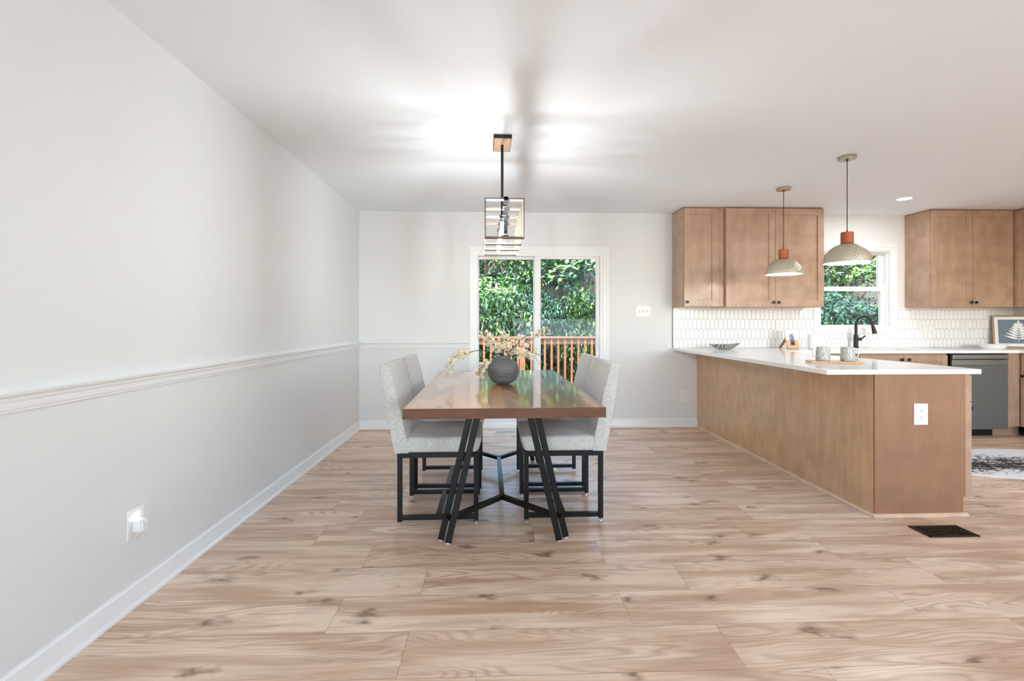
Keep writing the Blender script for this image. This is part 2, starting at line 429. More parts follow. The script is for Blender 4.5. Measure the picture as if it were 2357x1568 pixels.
def tag(o, label, cat, group=None, kind=None):
    o['label'] = label; o['category'] = cat
    if group: o['group'] = group
    if kind: o['kind'] = kind
    return o
def thing(name, label, cat, loc=(0, 0, 0), rz=0, group=None):
    o = bpy.data.objects.new(name, None); COL.objects.link(o); o.empty_display_size = .1
    o.location = loc; o.rotation_euler = (0, 0, rz); return tag(o, label, cat, group)
def struct(o):
    o['kind'] = 'structure'; return o
def copy_tree(o, parent=None):
    c = o.copy(); COL.objects.link(c); c.parent = parent
    for ch in list(o.children): copy_tree(ch, c)
    return c

# ------------------------------------------------------------------ room shell
XL, XR, YB, YR, H = -1.51, 6.09, 5.40, -2.8, 2.438
DX0, DX1, DZ = -.205, 1.235, 1.975           # sliding door opening
WX0, WX1, WZ0, WZ1 = 3.75, 4.615, 1.135, 2.03  # kitchen window opening
TH = .14

# floor: every plank a face with its own grain offset
def make_floor():
    vs, fs, uv, euv, colr = [], [], [], [], []
    L, PW = 1.19, .2435
    offs = {0: -.06, 1: -.325, 2: -.645, 3: -.32, 4: -.64, 5: .22}
    rr = random.Random(3)
    for k in range(-19, 17):
        y0 = 1.60 + PW*(k-1); y1 = y0+PW
        y0c, y1c = max(y0, YR), min(y1, YB)
        if y1c <= y0c: continue
        off = offs.get(k, rr.uniform(0, L)) % L
        x = XL - L + (off - (XL % L)) % L
        while x < XR:
            x0, x1 = max(x, XL), min(x+L, XR)
            if x1 > x0:
                b = len(vs); vs += [(x0, y0c, 0), (x1, y0c, 0), (x1, y1c, 0), (x0, y1c, 0)]; fs.append((b, b+1, b+2, b+3))
                ou, ov = rr.uniform(0, 40), rr.uniform(0, 40)
                uv += [(x0-x+ou, y0c-y0+ov), (x1-x+ou, y0c-y0+ov), (x1-x+ou, y1c-y0+ov), (x0-x+ou, y1c-y0+ov)]
                e0, e1 = (x0-x)/L, (x1-x)/L; g0, g1 = (y0c-y0)/PW, (y1c-y0)/PW
                euv += [(e0, g0), (e1, g0), (e1, g1), (e0, g1)]
                colr.append((rr.random(), rr.random(), rr.random(), 1))
            x += L
    o = pydata('floor', vs, fs, M['floor']); me = o.data
    a = me.uv_layers.new(name='UVMap'); b = me.uv_layers.new(name='EdgeUV')
    for i, p in enumerate(uv): a.data[i].uv = p
    for i, p in enumerate(euv): b.data[i].uv = p
    at = me.attributes.new('plank', 'FLOAT_COLOR', 'FACE')
    for i, c in enumerate(colr): at.data[i].color = c
    return struct(o)
make_floor()
struct(MB().box(XL-TH, YR-TH, -.25, XR+TH, YB+TH, -.012).build('floor', M['soil']))
struct(MB().box(XL-TH, YR-TH, H, XR+TH, YB+.5, H+.15).build('ceiling', M['ceiling']))
struct(MB().box(XL-TH, YR-TH, 0, XL, YB+TH, H).build('wall_left', M['wall']))
struct(MB().box(XR, YR-TH, 0, XR+TH, YB+TH, H).build('wall_right', M['wall']))
b = MB()
b.box(XL, YB, 0, DX0, YB+TH, H).box(DX0, YB, DZ, DX1, YB+TH, H).box(DX1, YB, 0, WX0, YB+TH, H)
b.box(WX0, YB, 0, WX1, YB+TH, WZ0).box(WX0, YB, WZ1, WX1, YB+TH, H).box(WX1, YB, 0, XR, YB+TH, H)
struct(b.build('wall_back', M['wall']))
b = MB(); b.box(XL, YR-TH, 0, XR, YR, .8).box(XL, YR-TH, 2.3, XR, YR, H)
b.box(XL, YR-TH, .8, -1.35, YR, 2.3).box(-.55, YR-TH, .8, 3.4, YR, 2.3).box(5.6, YR-TH, .8, XR, YR, 2.3)
struct(b.build('wall_rear', M['wall']))
for i, x0, x1 in ((2, -1.35, -.55), (3, 3.4, 5.6)):  # unseen rear windows, placed to let daylight into the room
    b = MB(); xc = (x0+x1)/2
    b.box(x0-.07, YR, .73, x1+.07, YR+.02, .8).box(x0-.07, YR, 2.3, x1+.07, YR+.02, 2.37).box(x0-.07, YR, .8, x0, YR+.02, 2.3).box(x1, YR, .8, x1+.07, YR+.02, 2.3)
    b.box(xc-.025, YR-.06, .8, xc+.025, YR-.02, 2.3)
    w = struct(b.build('window_%d' % i, M['trim']))

# baseboard and shoe profile (depth from wall, height)
BP = [(0, 0), (.024, 0), (.024, .006), (.021, .013), (.015, .018), (.014, .020), (.014, .078), (.012, .086), (.006, .091), (.005, .096), (0, .096)]
CP = [(0, .900), (.006, .900), (.009, .903), (.009, .909), (.014, .912), (.016, .918), (.016, .935), (.020, .938), (.022, .944), (.022, .950), (.034, .956), (.038, .962), (.038, .969), (.034, .973), (.024, .976), (.018, .983), (.008, .988), (0, .988)]
def run_back(prof, x0, x1, y=YB): return MB().prism([(y-d, z) for d, z in prof], x0, x1, 'YZX')
def run_left(prof, y0, y1): return MB().prism([(XL+d, z) for d, z in prof], y0, y1, 'XZY')
struct(run_left(BP, YR, YB).build('baseboard_left', M['trim'], smooth=35))
struct(run_back(BP, XL, DX0-.072).build('baseboard_back', M['trim'], smooth=35))
struct(run_back(BP, DX1+.073, 2.322).build('baseboard_back', M['trim'], smooth=35))
struct(run_left(CP, YR, YB).build('trim_1', M['trim'], smooth=35))       # chair rail
struct(run_back(CP, XL, DX0-.072).build('trim_2', M['trim'], smooth=35))

# casings: stepped picture-frame moulding
def casing(name, x0, x1, z0, z1, w, bottom, parent=None):
    b = MB(); y = YB
    steps = [(0, w, .010), (.004, w*.30, .021), (w*.30, w*.45, .017), (w*.62, w*.98, .0135)]
    for (a, c, t) in steps:   # a..c measured from the outer edge inwards
        X0, X1, Z1 = x0-w, x1+w, z1+w; Z0 = z0-w if bottom else 0
        b.box(X0+a, y-t, Z0 + (a if bottom else 0), X0+c, y, Z1-a)
        b.box(X1-c, y-t, Z0 + (a if bottom else 0), X1-a, y, Z1-a)
        b.box(X0+c, y-t, Z1-c, X1-c, y, Z1-a)
        if bottom: b.box(X0+c, y-t, Z0+a, X1-c, y, Z0+c)
    return struct(b.build(name, M['trim'], parent))
casing('trim_3', DX0, DX1, 0, DZ, .072, False)
casing('trim_4', WX0, WX1, WZ0, WZ1, .065, True)

# sliding patio door
door = bpy.data.objects.new('door_1', None); COL.objects.link(door); struct(door)
b = MB()
b.box(DX0, YB-.002, .0, DX0+.018, YB+.13, DZ).box(DX1-.03, YB-.002, 0, DX1, YB+.13, DZ).box(DX0+.018, YB-.002, DZ-.03, DX1-.03, YB+.13, DZ)
b.box(DX0+.018, YB-.02, 0, DX1-.03, YB+.13, .03).box(DX0+.018, YB-.03, .0, DX1-.03, YB-.02, .02).box(DX0+.018, YB+.056, .03, DX1-.03, YB+.063, .06)
b.build('door_frame', M['vinyl'], door)
def panel(name, x0, x1, y, gx0, gx1, z0=.03, z1=DZ-.03, gz0=.105, gz1=1.915):
    b = MB(); t = .032
    b.box(x0, y, z0, gx0, y+t, z1, .003, 1).box(gx1, y, z0, x1, y+t, z1, .003, 1).box(gx0, y, gz1, gx1, y+t, z1).box(gx0, y, z0, gx1, y+t, gz0)
    b.box(gx0, y+.008, gz0, gx0+.006, y+.024, gz1).box(gx1-.006, y+.008, gz0, gx1, y+.024, gz1)
    o = b.build(name, M['vinyl'], door)
    g = MB().box(gx0, y+.013, gz0, gx1, y+.019, gz1).build('glass_pane', M['glass'], o)
    return o
panel('fixed_panel', DX0+.018, .50, YB+.075, -.180, .455)
sp = panel('sliding_panel', .459, DX1-.03, YB+.02, .524, 1.168)
b = MB(); hx = 1.197; 
b.box(hx-.012, YB+.006, .90, hx+.014, YB+.02, 1.08, .004)
b.tube([(hx, YB+.01, 1.065), (hx-.012, YB-.02, 1.065), (hx-.022, YB-.034, 1.04), (hx-.024, YB-.036, .99), (hx-.022, YB-.034, .94), (hx-.012, YB-.02, .915), (hx, YB+.01, .915)], .007, 8)
b.build('door_handle', M['plate'], sp, smooth=40)

# kitchen window
win = bpy.data.objects.new('window_1', None); COL.objects.link(win); struct(win)
b = MB()
b.box(WX0, YB-.004, WZ0, WX0+.012, YB+.13, WZ1).box(WX1-.012, YB-.004, WZ0, WX1, YB+.13, WZ1).box(WX0+.012, YB-.004, WZ1-.012, WX1-.012, YB+.13, WZ1).box(WX0+.012, YB-.004, WZ0, WX1-.012, YB+.13, WZ0+.012)
b.box(WX0+.012, YB+.03, WZ0+.012, WX0+.03, YB+.12, WZ1-.012).box(WX1-.03, YB+.03, WZ0+.012, WX1-.012, YB+.12, WZ1-.012).box(WX0+.03, YB+.03, WZ1-.03, WX1-.03, YB+.12, WZ1-.012)
b.build('window_frame', M['vinyl'], win)
def sash(name, y, z0, z1, gz0, gz1):
    gx0, gx1 = 3.815, 4.53; b = MB(); x0, x1 = WX0+.03, WX1-.03
    b.box(x0, y, z0, gx0, y+.028, z1).box(gx1, y, z0, x1, y+.028, z1).box(gx0, y, gz1, gx1, y+.028, z1).box(gx0, y, z0, gx1, y+.028, gz0)
    o = b.build(name, M['vinyl'], win)
    MB().box(gx0, y+.011, gz0, gx1, y+.016, gz1).build('glass_pane', M['glass'], o)
sash('upper_sash', YB+.078, 1.565, WZ1-.03, 1.615, 1.985)
sash('lower_sash', YB+.045, WZ0+.012, 1.605, 1.165, 1.56)
MB().box(4.15, YB+.03, 1.585, 4.22, YB+.05, 1.605, .004).build('sash_lock', M['vinyl'], win)

# ------------------------------------------------------------------ tile backsplash
def clip(poly, axis, val, keep_less):
    out = []
    for i in range(len(poly)):
        a, b_ = poly[i], poly[(i+1) % len(poly)]
        ia = (a[axis] <= val) if keep_less else (a[axis] >= val); ib = (b_[axis] <= val) if keep_less else (b_[axis] >= val)
        if ia: out.append(a)
        if ia != ib:
            t = (val-a[axis])/(b_[axis]-a[axis]); out.append((a[0]+t*(b_[0]-a[0]), a[1]+t*(b_[1]-a[1])))
    return out
CT, CB = .902, .872      # counter top and underside
ZU = 1.362               # underside of the upper cabinets
def backsplash():
    root = thing('tile_backsplash', 'white elongated hexagon tile backsplash with grey grout on the kitchen wall', 'backsplash', (2.04, YB, CT))
    regs = [(2.045, WX0-.065, CT, ZU), (WX0-.065, WX1+.065, CT, WZ0-.065), (WX1+.065, 5.74, CT, ZU), (5.74, XR, CT, ZU)]
    ox, oz = 2.04, CT; vs, fs = [], []
    PX, PZ, pt, g = .0512, .113, .020, .0016
    y0, y1 = -.002, -.009
    for r in range(-1, 5):
        zt = 1.352 - PZ*r; zb = zt-PZ-pt
        for k in range(-1, 82):
            xc = 2.04 + .022 + PX*k + (PX/2 if r % 2 else 0)
            w = PX/2-g
            hexa = [(xc-w, zt-pt), (xc-w, zb+pt), (xc, zb+g*1.2), (xc+w, zb+pt), (xc+w, zt-pt), (xc, zt-g*1.2)]
            for (a, c, d, e) in regs:
                p = clip(clip(clip(clip(hexa, 0, a, False), 0, c, True), 1, d, False), 1, e, True)
                if len(p) < 3: continue
                n = len(p); bs = len(vs); cx = sum(q[0] for q in p)/n; cz = sum(q[1] for q in p)/n
                for q in p: vs.append((q[0]-ox, y0, q[1]-oz))
                for q in p: vs.append((q[0]-ox, y1+.0022, q[1]-oz))
                for q in p:
                    dx, dz = cx-q[0], cz-q[1]; L = math.hypot(dx, dz) or 1
                    s_ = min(.0025/L, .5); vs.append((q[0]+dx*s_-ox, y1, q[1]+dz*s_-oz))
                for m0 in (0, n):
                    for i in range(n):
                        j = (i+1) % n; fs.append((bs+m0+i, bs+m0+n+i, bs+m0+n+j, bs+m0+j))
                fs.append(tuple(bs+2*n+i for i in range(n)))
    o = pydata('tiles', vs, fs, M['tile'], root)
    bm = bmesh.new(); bm.from_mesh(o.data); bmesh.ops.recalc_face_normals(bm, faces=bm.faces); bm.to_mesh(o.data); bm.free()
    b = MB()
    for (a, c, d, e) in regs: b.box(a-ox, -.0045, d-oz, c-ox, -.0005, e-oz)
    b.build('grout', M['grout'], root)
    MB().box(-.004, -.010, 0, .004, -.001, ZU-CT).build('edge_strip', M['grout'], root)
backsplash()

# ------------------------------------------------------------------ cabinets
def shaker(mb, w, h, t=.020, fr=.068, rec=.010):
    """door lying in local XZ, front at y=-t"""
    mb.box(0, -t, 0, fr, 0, h, .0012, 1).box(w-fr, -t, 0, w, 0, h, .0012, 1).box(fr, -t, 0, w-fr, 0, fr, .0012, 1).box(fr, -t, h-fr, w-fr, 0, h, .0012, 1)
    mb.box(fr-.002, -(t-rec), fr-.002, w-fr+.002, -.003, h-fr+.002)
def add_door(root, x, y, z, w, h, knob=None, rz=0, name='door'):
    T = Matrix.Translation((x, y, z)) @ Matrix.Rotation(rz, 4, 'Z')
    mb = MB(T); shaker(mb, w, h); d = mb.build(name, M['cab'], root)
    if knob:
        k = MB(T); kx, kz = knob
        k.cyl((kx, -.020, kz), (kx, -.034, kz), .005, seg=10).box(kx-.012, -.046, kz-.014, kx+.012, -.034, kz+.014, .002, 1)
        k.build('knob', M['blackm'], d)
    return d
ZT = 2.425
# first upper cabinet (narrow), beside the wall end
r = thing('wall_cabinet', 'narrow brown wall cabinet with one door, at the left end of the row', 'cabinet', (2.036, 5.08, ZU))
MB().box(0, .0, 0, .37, .318, ZT-ZU).box(.37, .0, 0, .444, .318, ZT-ZU).build('body', M['cab'], r)
add_door(r, .004, 0, .004, .372, ZT-ZU-.008, (.030, .046))
r = thing('wall_cabinet', 'wide brown double door wall cabinet left of the kitchen window', 'cabinet', (2.484, 5.06, ZU-.005))
MB().box(0, 0, 0, 1.085, .338, ZT-ZU+.005).build('body', M['cab'], r)
add_door(r, .004, 0, .005, .540, ZT-ZU-.006, (.512, .046)); add_door(r, .548, 0, .005, .534, ZT-ZU-.006, (.026, .046))
r = thing('wall_cabinet', 'brown double door wall cabinet right of the kitchen window', 'cabinet', (4.785, 5.08, ZU))
MB().box(0, 0, 0, .975, .318, ZT-ZU).build('body', M['cab'], r)
add_door(r, .006, 0, .004, .462, ZT-ZU-.008, (.436, .046)); add_door(r, .472, 0, .004, .462, ZT-ZU-.008, (.026, .046))
r = thing('wall_cabinet', 'brown wall cabinet on the right wall, cut by the photo edge', 'cabinet', (5.762, 4.2, ZU))
MB().box(.0, 0, 0, XR-5.764, 1.195, ZT-ZU).build('body', M['cab'], r)
add_door(r, 0, .88, .004, .43, ZT-ZU-.008, (.40, .046), rz=R(-90)); add_door(r, 0, .44, .004, .43, ZT-ZU-.008, (.03, .046), rz=R(-90))
tag(MB().box(2.034, 5.072, ZT, 3.572, YB-.002, H-.001).build('crown_filler', M['brownw']), 'dark thin filler strip between the left wall cabinets and the ceiling', 'trim')
tag(MB().prism([(4.784, 5.075), (5.762, 5.075), (5.762, 4.2), (XR-.002, 4.2), (XR-.002, YB-.002), (4.784, YB-.002)], ZT, H-.001, 'XYZ').build('crown_filler', M['brownw']), 'dark thin filler strip between the right-hand wall cabinets and the ceiling', 'trim')

# peninsula
PX0, PX1, PY0 = 2.322, 2.925, 2.845
r = thing('peninsula_cabinet', 'long peninsula base cabinet with maple veneer panels under the white countertop', 'cabinet', (PX0, PY0, 0))
LY = YB-PY0-.003; h = CB
MB().box(.012, .012, .1, .555, LY, h-.002).box(.02, .02, 0, .53, LY, .1).build('body', M['cab'], r)
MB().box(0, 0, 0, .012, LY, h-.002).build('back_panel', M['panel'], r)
b = MB(); W2 = PX1-PX0
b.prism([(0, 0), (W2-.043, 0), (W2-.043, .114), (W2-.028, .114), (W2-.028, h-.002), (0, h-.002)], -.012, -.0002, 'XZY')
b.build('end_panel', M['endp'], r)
b = MB(); b.prism([(0, 0), (-.017, 0), (-.016, .006), (-.011, .013), (-.005, .017), (0, .018)], -.012, LY-.02, 'XZY')
b.prism([(-.012, 0), (-.029, 0), (-.028, .006), (-.023, .013), (-.017, .017), (-.012, .018)], -.017, W2-.02, 'YZX')
b.build('shoe_molding', M['shoe'], r)
MB().box(W2-.0275, -.009, .112, W2-.0005, LY-.63, h-.004).build('face_frame', M['cab'], r)
yy = -.006
for w in (.45, .45, .45, .40):
    T = Matrix.Translation((W2, yy, 0)) @ Matrix.Rotation(R(90), 4, 'Z')
    mb = MB(T); mb.box(.002, -.020, .70, w-.002, 0, h-.012, .0012, 1); d = mb.build('drawer', M['cab'], r)
    k = MB(T); k.cyl((w/2, -.020, .78), (w/2, -.034, .78), .005, seg=10).box(w/2-.013, -.046, .767, w/2+.013, -.034, .793, .002, 1); k.build('knob', M['blackm'], d)
    add_door(r, W2, yy+.002, .114, w-.004, .58, (.026, .54), rz=R(90)); yy += w

# back run base cabinets
BY = 4.79
def base_unit(x0, x1, label, doors, drawers=False, legs=True):
    r = thing('base_cabinet', label, 'cabinet', (x0, BY, 0)); w = x1-x0
    MB().box(0, .0, .105, w, YB-BY-.003, CB-.004).build('body', M['cab'], r)
    MB().box(0, .07, 0, w, .085, .105).build('toe_kick', M['brownw'], r)
    n = len(doors)
    for i, kn in enumerate(doors):
        dw = w/n
        add_door(r, i*dw+.003, 0, .108, dw-.006, CB-.108-.018, kn)
    return r
base_unit(3.09, 3.745, 'brown base cabinet in the inner corner beside the peninsula, mostly hidden', [(.60, .70)])
base_unit(3.75, 4.69, 'brown double door base cabinet under the sink', [(.43, .70), (.04, .70)])
r = thing('filler_panel', 'narrow brown vertical filler panel right of the dishwasher', 'panel', (5.345, BY-.012, 0))
MB().box(0, 0, .108, .128, .03, CB-.004).box(-.088, .08, 0, .205, .095, .108).build('panel_board', M['cab'], r)
r = thing('base_cabinet', 'brown drawer cabinet along the right wall at the photo edge', 'cabinet', (5.482, 3.9, 0))
MB().box(0.0, 0, .105, XR-5.484, YB-3.9-.003, CB-.004).build('body', M['cab'], r)
MB().box(.07, 0, 0, .085, YB-3.9-.6, .105).build('toe_kick', M['brownw'], r)
for i in range(2):
    T = Matrix.Translation((0, .86-i*.43, 0)) @ Matrix.Rotation(R(-90), 4, 'Z')
    mb = MB(T); mb.box(.002, -.018, .685, .426, 0, CB-.02, .0012, 1); d = mb.build('drawer', M['cab'], r)
    k = MB(T); k.box(.20, -.044, .76, .226, -.032, .786, .002, 1).cyl((.213, -.018, .773), (.213, -.034, .773), .005, seg=10); k.build('knob', M['blackm'], d)
    add_door(r, 0, .86-i*.43, .108, .426, .57, (.03, .53), rz=R(-90))

# dishwasher
r = thing('dishwasher', 'dark grey steel dishwasher with pocket handle under the back counter', 'dishwasher', (4.722, BY, 0))
MB().box(.0, .0, .09, .61, .58, .866).build('body', M['blackm'], r)
MB().box(.004, -.030, .085, .606, 0, .748, .003, 1).build('door', M['slate'], r)
MB().box(.004, -.030, .750, .606, -.004, .806, .002, 1).build('handle_strip', M['slate2'], r)
MB().box(.004, -.038, .814, .606, -.004, .857, .003, 1).build('control_strip', M['slate2'], r)
MB().box(.004, .06, 0, .53, .075, .09).build('kick_plate', M['blackm'], r)

# countertop with sink cut-out
SX0, SX1, SY0, SY1 = 3.82, 4.50, 4.86, 5.20
r = thing('countertop', 'white quartz countertop over the peninsula and back cabinets', 'countertop', (2.0, 2.80, CB))
ox, oy = 2.0, 2.80
outline = [(2.0, 2.80), (2.965, 2.80), (2.965, 4.755), (5.445, 4.755), (5.445, 3.88), (XR-.002, 3.88), (XR-.002, YB-.012), (2.045, YB-.012)]
MB().prism([(x-ox, y-oy) for x, y in outline], 0, CT-CB, 'XYZ', bev=.003,
           holes=[[(SX0-ox, SY0-oy), (SX1-ox, SY0-oy), (SX1-ox, SY1-oy), (SX0-ox, SY1-oy)]]).build('slab', M['quartz'], r)
b = MB(); z0 = CB-.2
b.box(SX0-.01, SY0-.01, z0-.004, SX1+.01, SY1+.01, z0)
b.box(SX0-.012, SY0-.012, z0, SX0, SY1+.012, CB-.001).box(SX1, SY0-.012, z0, SX1+.012, SY1+.012, CB-.001).box(SX0, SY0-.012, z0, SX1, SY0, CB-.001).box(SX0, SY1, z0, SX1, SY1+.012, CB-.001)
tag(b.build('sink', M['steel']), 'stainless steel sink set into the counter below the window', 'sink')

# faucet
FX, FY = 4.115, 5.29
r = thing('faucet', 'matte black gooseneck pull-down faucet behind the sink', 'faucet', (FX, FY, CT))
MB().cyl((0, 0, 0), (0, 0, .015), .030, .027, 24).cyl((0, 0, .015), (0, 0, .15), .024, .022, 24).build('base', M['blackm'], r, smooth=40)
pts = [(0, 0, .15), (0, 0, .27)]
for k in range(1, 11):
    a = math.pi - k*math.pi*1.02/11
    pts.append((.078+.078*math.cos(a), -.02*(k/11)*2, .27+.090*math.sin(a)))
pts.append((.165, -.045, .235))
MB().tube(pts, [.015]*len(pts), 14).build('spout', M['blackm'], r, smooth=40)
MB().cyl((.163, -.044, .245), (.182, -.048, .165), .017, .023, 18).build('spray_head', M['blackm'], r, smooth=40)
MB().cyl((.015, 0, .10), (.055, -.010, .10), .016, .018, 14).tube([(.050, -.008, .10), (.066, -.03, .125), (.072, -.05, .14)], .007, 8).build('lever', M['blackm'], r, smooth=40)

# ------------------------------------------------------------------ outlets and switches
def duplex(b, cx, cz, y, s=1):
    for dz in (-.020, .020):
        b.lathe([(0, 0)], (0, 0, 0))
def plate_back(name, x0, x1, z0, z1, label, kind, y=YB, cat='outlet'):
    root = thing(name, label, cat, ((x0+x1)/2, y, (z0+z1)/2)); w, h = (x1-x0)/2, (z1-z0)/2
    MB().box(-w, -.006, -h, w, 0, h, .0025, 2).build('cover_plate', M['plate'], root)
    if kind == 'duplex':
        for dz in (-.021, .021):
            rc = MB().cyl((0, -.006, dz), (0, -.0078, dz), .0165, seg=24).build('receptacle', M['plate'], root)
            MB().box(-.008, -.0083, dz-.001, -.0055, -.007, dz+.008).box(.0055, -.0083, dz, .0075, -.007, dz+.007).cyl((0, -.0083, dz-.007), (0, -.007, dz-.007), .0025, seg=8).build('slots', M['slot'], rc)
    elif kind == 'toggle':
        n = 3
        for i in range(n):
            dx = (i-(n-1)/2)*.046
            tg = MB().box(dx-.005, -.016, -.004, dx+.005, -.004, .010, .002, 1).build('toggle_switch', M['plate'], root)
            MB().box(dx-.0065, -.0066, -.013, dx+.0065, -.0055, .013).build('slot_rim', M['rim'], tg)
    elif kind == 'rocker':
        n = 2 if w > .06 else 1
        for i in range(n):
            dx = (i-(n-1)/2)*.046*1.6
            MB().box(dx-.017, -.010, -.033, dx+.017, -.004, .033, .002, 1).build('rocker_switch', M['plate'], root)
    return root
plate_back('light_switch', 1.613, 1.784, 1.256, 1.384, 'white three-gang toggle light switch right of the patio door', 'toggle', cat='switch')
plate_back('wall_outlet', 2.125, 2.212, .278, .412, 'white wall outlet low on the back wall beside the peninsula', 'duplex')
plate_back('wall_outlet', 3.243, 3.326, 1.095, 1.222, 'white outlet on the backsplash behind the small photo frame', 'duplex', YB-.009)
plate_back('light_switch', 4.95, 5.122, 1.088, 1.202, 'white two-gang rocker switch on the backsplash right of the window', 'rocker', YB-.009, 'switch')
plate_back('wall_outlet', 5.455, 5.545, 1.082, 1.21, 'white outlet on the backsplash left of the botanical picture', 'duplex', YB-.009)
plate_back('wall_outlet', 2.565, 2.653, .560, .690, 'white outlet on the end panel of the peninsula', 'duplex', PY0-.012)

r = thing('wall_outlet', 'white outlet on the left wall with a glowing night light plugged in', 'outlet', (XL, 2.067, .343))
MB().box(0, -.047, -.062, .006, .047, .062, .0025, 2).build('cover_plate', M['plate'], r)
r2 = thing('night_light', 'small white plug-in night light glowing upward on the left wall', 'night light', (XL+.006, 2.064, .335))
MB().box(0, -.022, -.026, .034, .022, .022, .006, 2).build('body', M['plate'], r2, smooth=40)
MB().box(.034, -.016, -.022, .040, .016, .014, .002, 1).build('sensor_face', M['plate'], r2)
MB().box(.006, -.014, .0222, .020, .014, .0240).build('lamp_strip', M['night'], r2)

# ------------------------------------------------------------------ floor registers
r = thing('floor_register', 'dark bronze floor register in front of the peninsula end', 'vent', (2.545, 2.617, 0), R(0))
b = MB(); w, d = .145, .072
b.box(-w, -d, .0, w, -d+.014, .006, .002, 1).box(-w, d-.014, 0, w, d, .006, .002, 1).box(-w, -d, 0, -w+.014, d, .006, .002, 1).box(w-.014, -d, 0, w, d, .006, .002, 1)
b.build('rim', M['register'], r)
b = MB()
for i in range(12): b.box(-w+.02+i*.0225, -d+.014, .0005, -w+.026+i*.0225, d-.014, .004)
for i in range(4): b.box(-w+.014, -d+.030+i*.028, .0005, w-.014, -d+.036+i*.028, .0045)
for i in range(7): b.lathe([(.006, .001), (.010, .005), (.006, .005)], (-w+.032+i*.038, 0, 0), 10)
b.build('grille', M['register'], r)
MB().box(-w+.01, -d+.01, .0003, w-.01, d-.01, .0008).build('recess', M['blackm'], r)
r = thing('floor_register', 'cream slotted floor register in front of the patio door', 'vent', (.155, 5.18, 0))
cr = simple('cream_enamel', lin(224, 214, 196), .4)
b = MB(); w, d = .150, .070
b.box(-w, -d, 0, w, -d+.02, .006, .002, 1).box(-w, d-.02, 0, w, d, .006, .002, 1).box(-w, -d, 0, -w+.02, d, .006, .002, 1).box(w-.02, -d, 0, w, d, .006, .002, 1)
b.build('rim', cr, r)
b = MB()
for i in range(18): b.box(-w+.024+i*.0150, -d+.02, .0005, -w+.031+i*.0150, d-.02, .005)
b.build('grille', cr, r)
MB().box(-w+.01, -d+.01, .0003, w-.01, d-.01, .0009).build('recess', M['blackm'], r)

# ------------------------------------------------------------------ dining table
TR = thing('dining_table', 'wide wooden dining table with black V-shaped metal legs', 'table', (.042, 3.335, 0), R(.8))
TL, TW, TZ = 1.945, 1.008, .76
MB().box(-TW/2, -TL/2+.012, TZ-.050, TW/2, TL/2-.012, TZ, .002, 1).build('tabletop', M['table'], TR)
for s_ in (-1, 1):
    y0, y1 = sorted((s_*(TL/2-.012), s_*TL/2))
    MB().box(-TW/2, y0, TZ-.050, TW/2, y1, TZ-.0005, .0015, 1).build('edge_board', M['edgew'], TR)
bw = .034
for sy in (-1, 1):
    MB().box(-.26, sy*.735-.03, TZ-.056, .26, sy*.735+.03, TZ-.050).build('mounting_plate', M['black'], TR)
    for sx in (-1, 1):
        b = MB()
        for o_, top in ((-.021, -.014), (.021, .014)):
            # two bars side by side, offset diagonally
            b.bar((sx*(.320+o_*1.0), sy*(.735-o_*.95), .008), (sx*(.158+o_*1.0), sy*(.735-o_*.95), TZ-.055), bw, bw, .002)
        b.cyl((sx*.272, sy*.715, .135), (sx*.315, sy*.755, .135), .009, seg=10)
        lg = b.build('leg', M['black'], TR)
        for o_ in (-.021, .021): MB().cyl((sx*(.320+o_), sy*(.735-o_*.95), 0), (sx*(.320+o_), sy*(.735-o_*.95), .010), .012, seg=12).build('foot_glide', M['plate'], lg)
b = MB(); zb = .125
b.bar((0, -.43, zb), (0, .43, zb), .03, .022)
for sy in (-1, 1):
    for sx in (-1, 1): b.bar((0, sy*.42, zb), (sx*.292, sy*.735, zb), .028, .026)
b.build('stretcher', M['black'], TR)

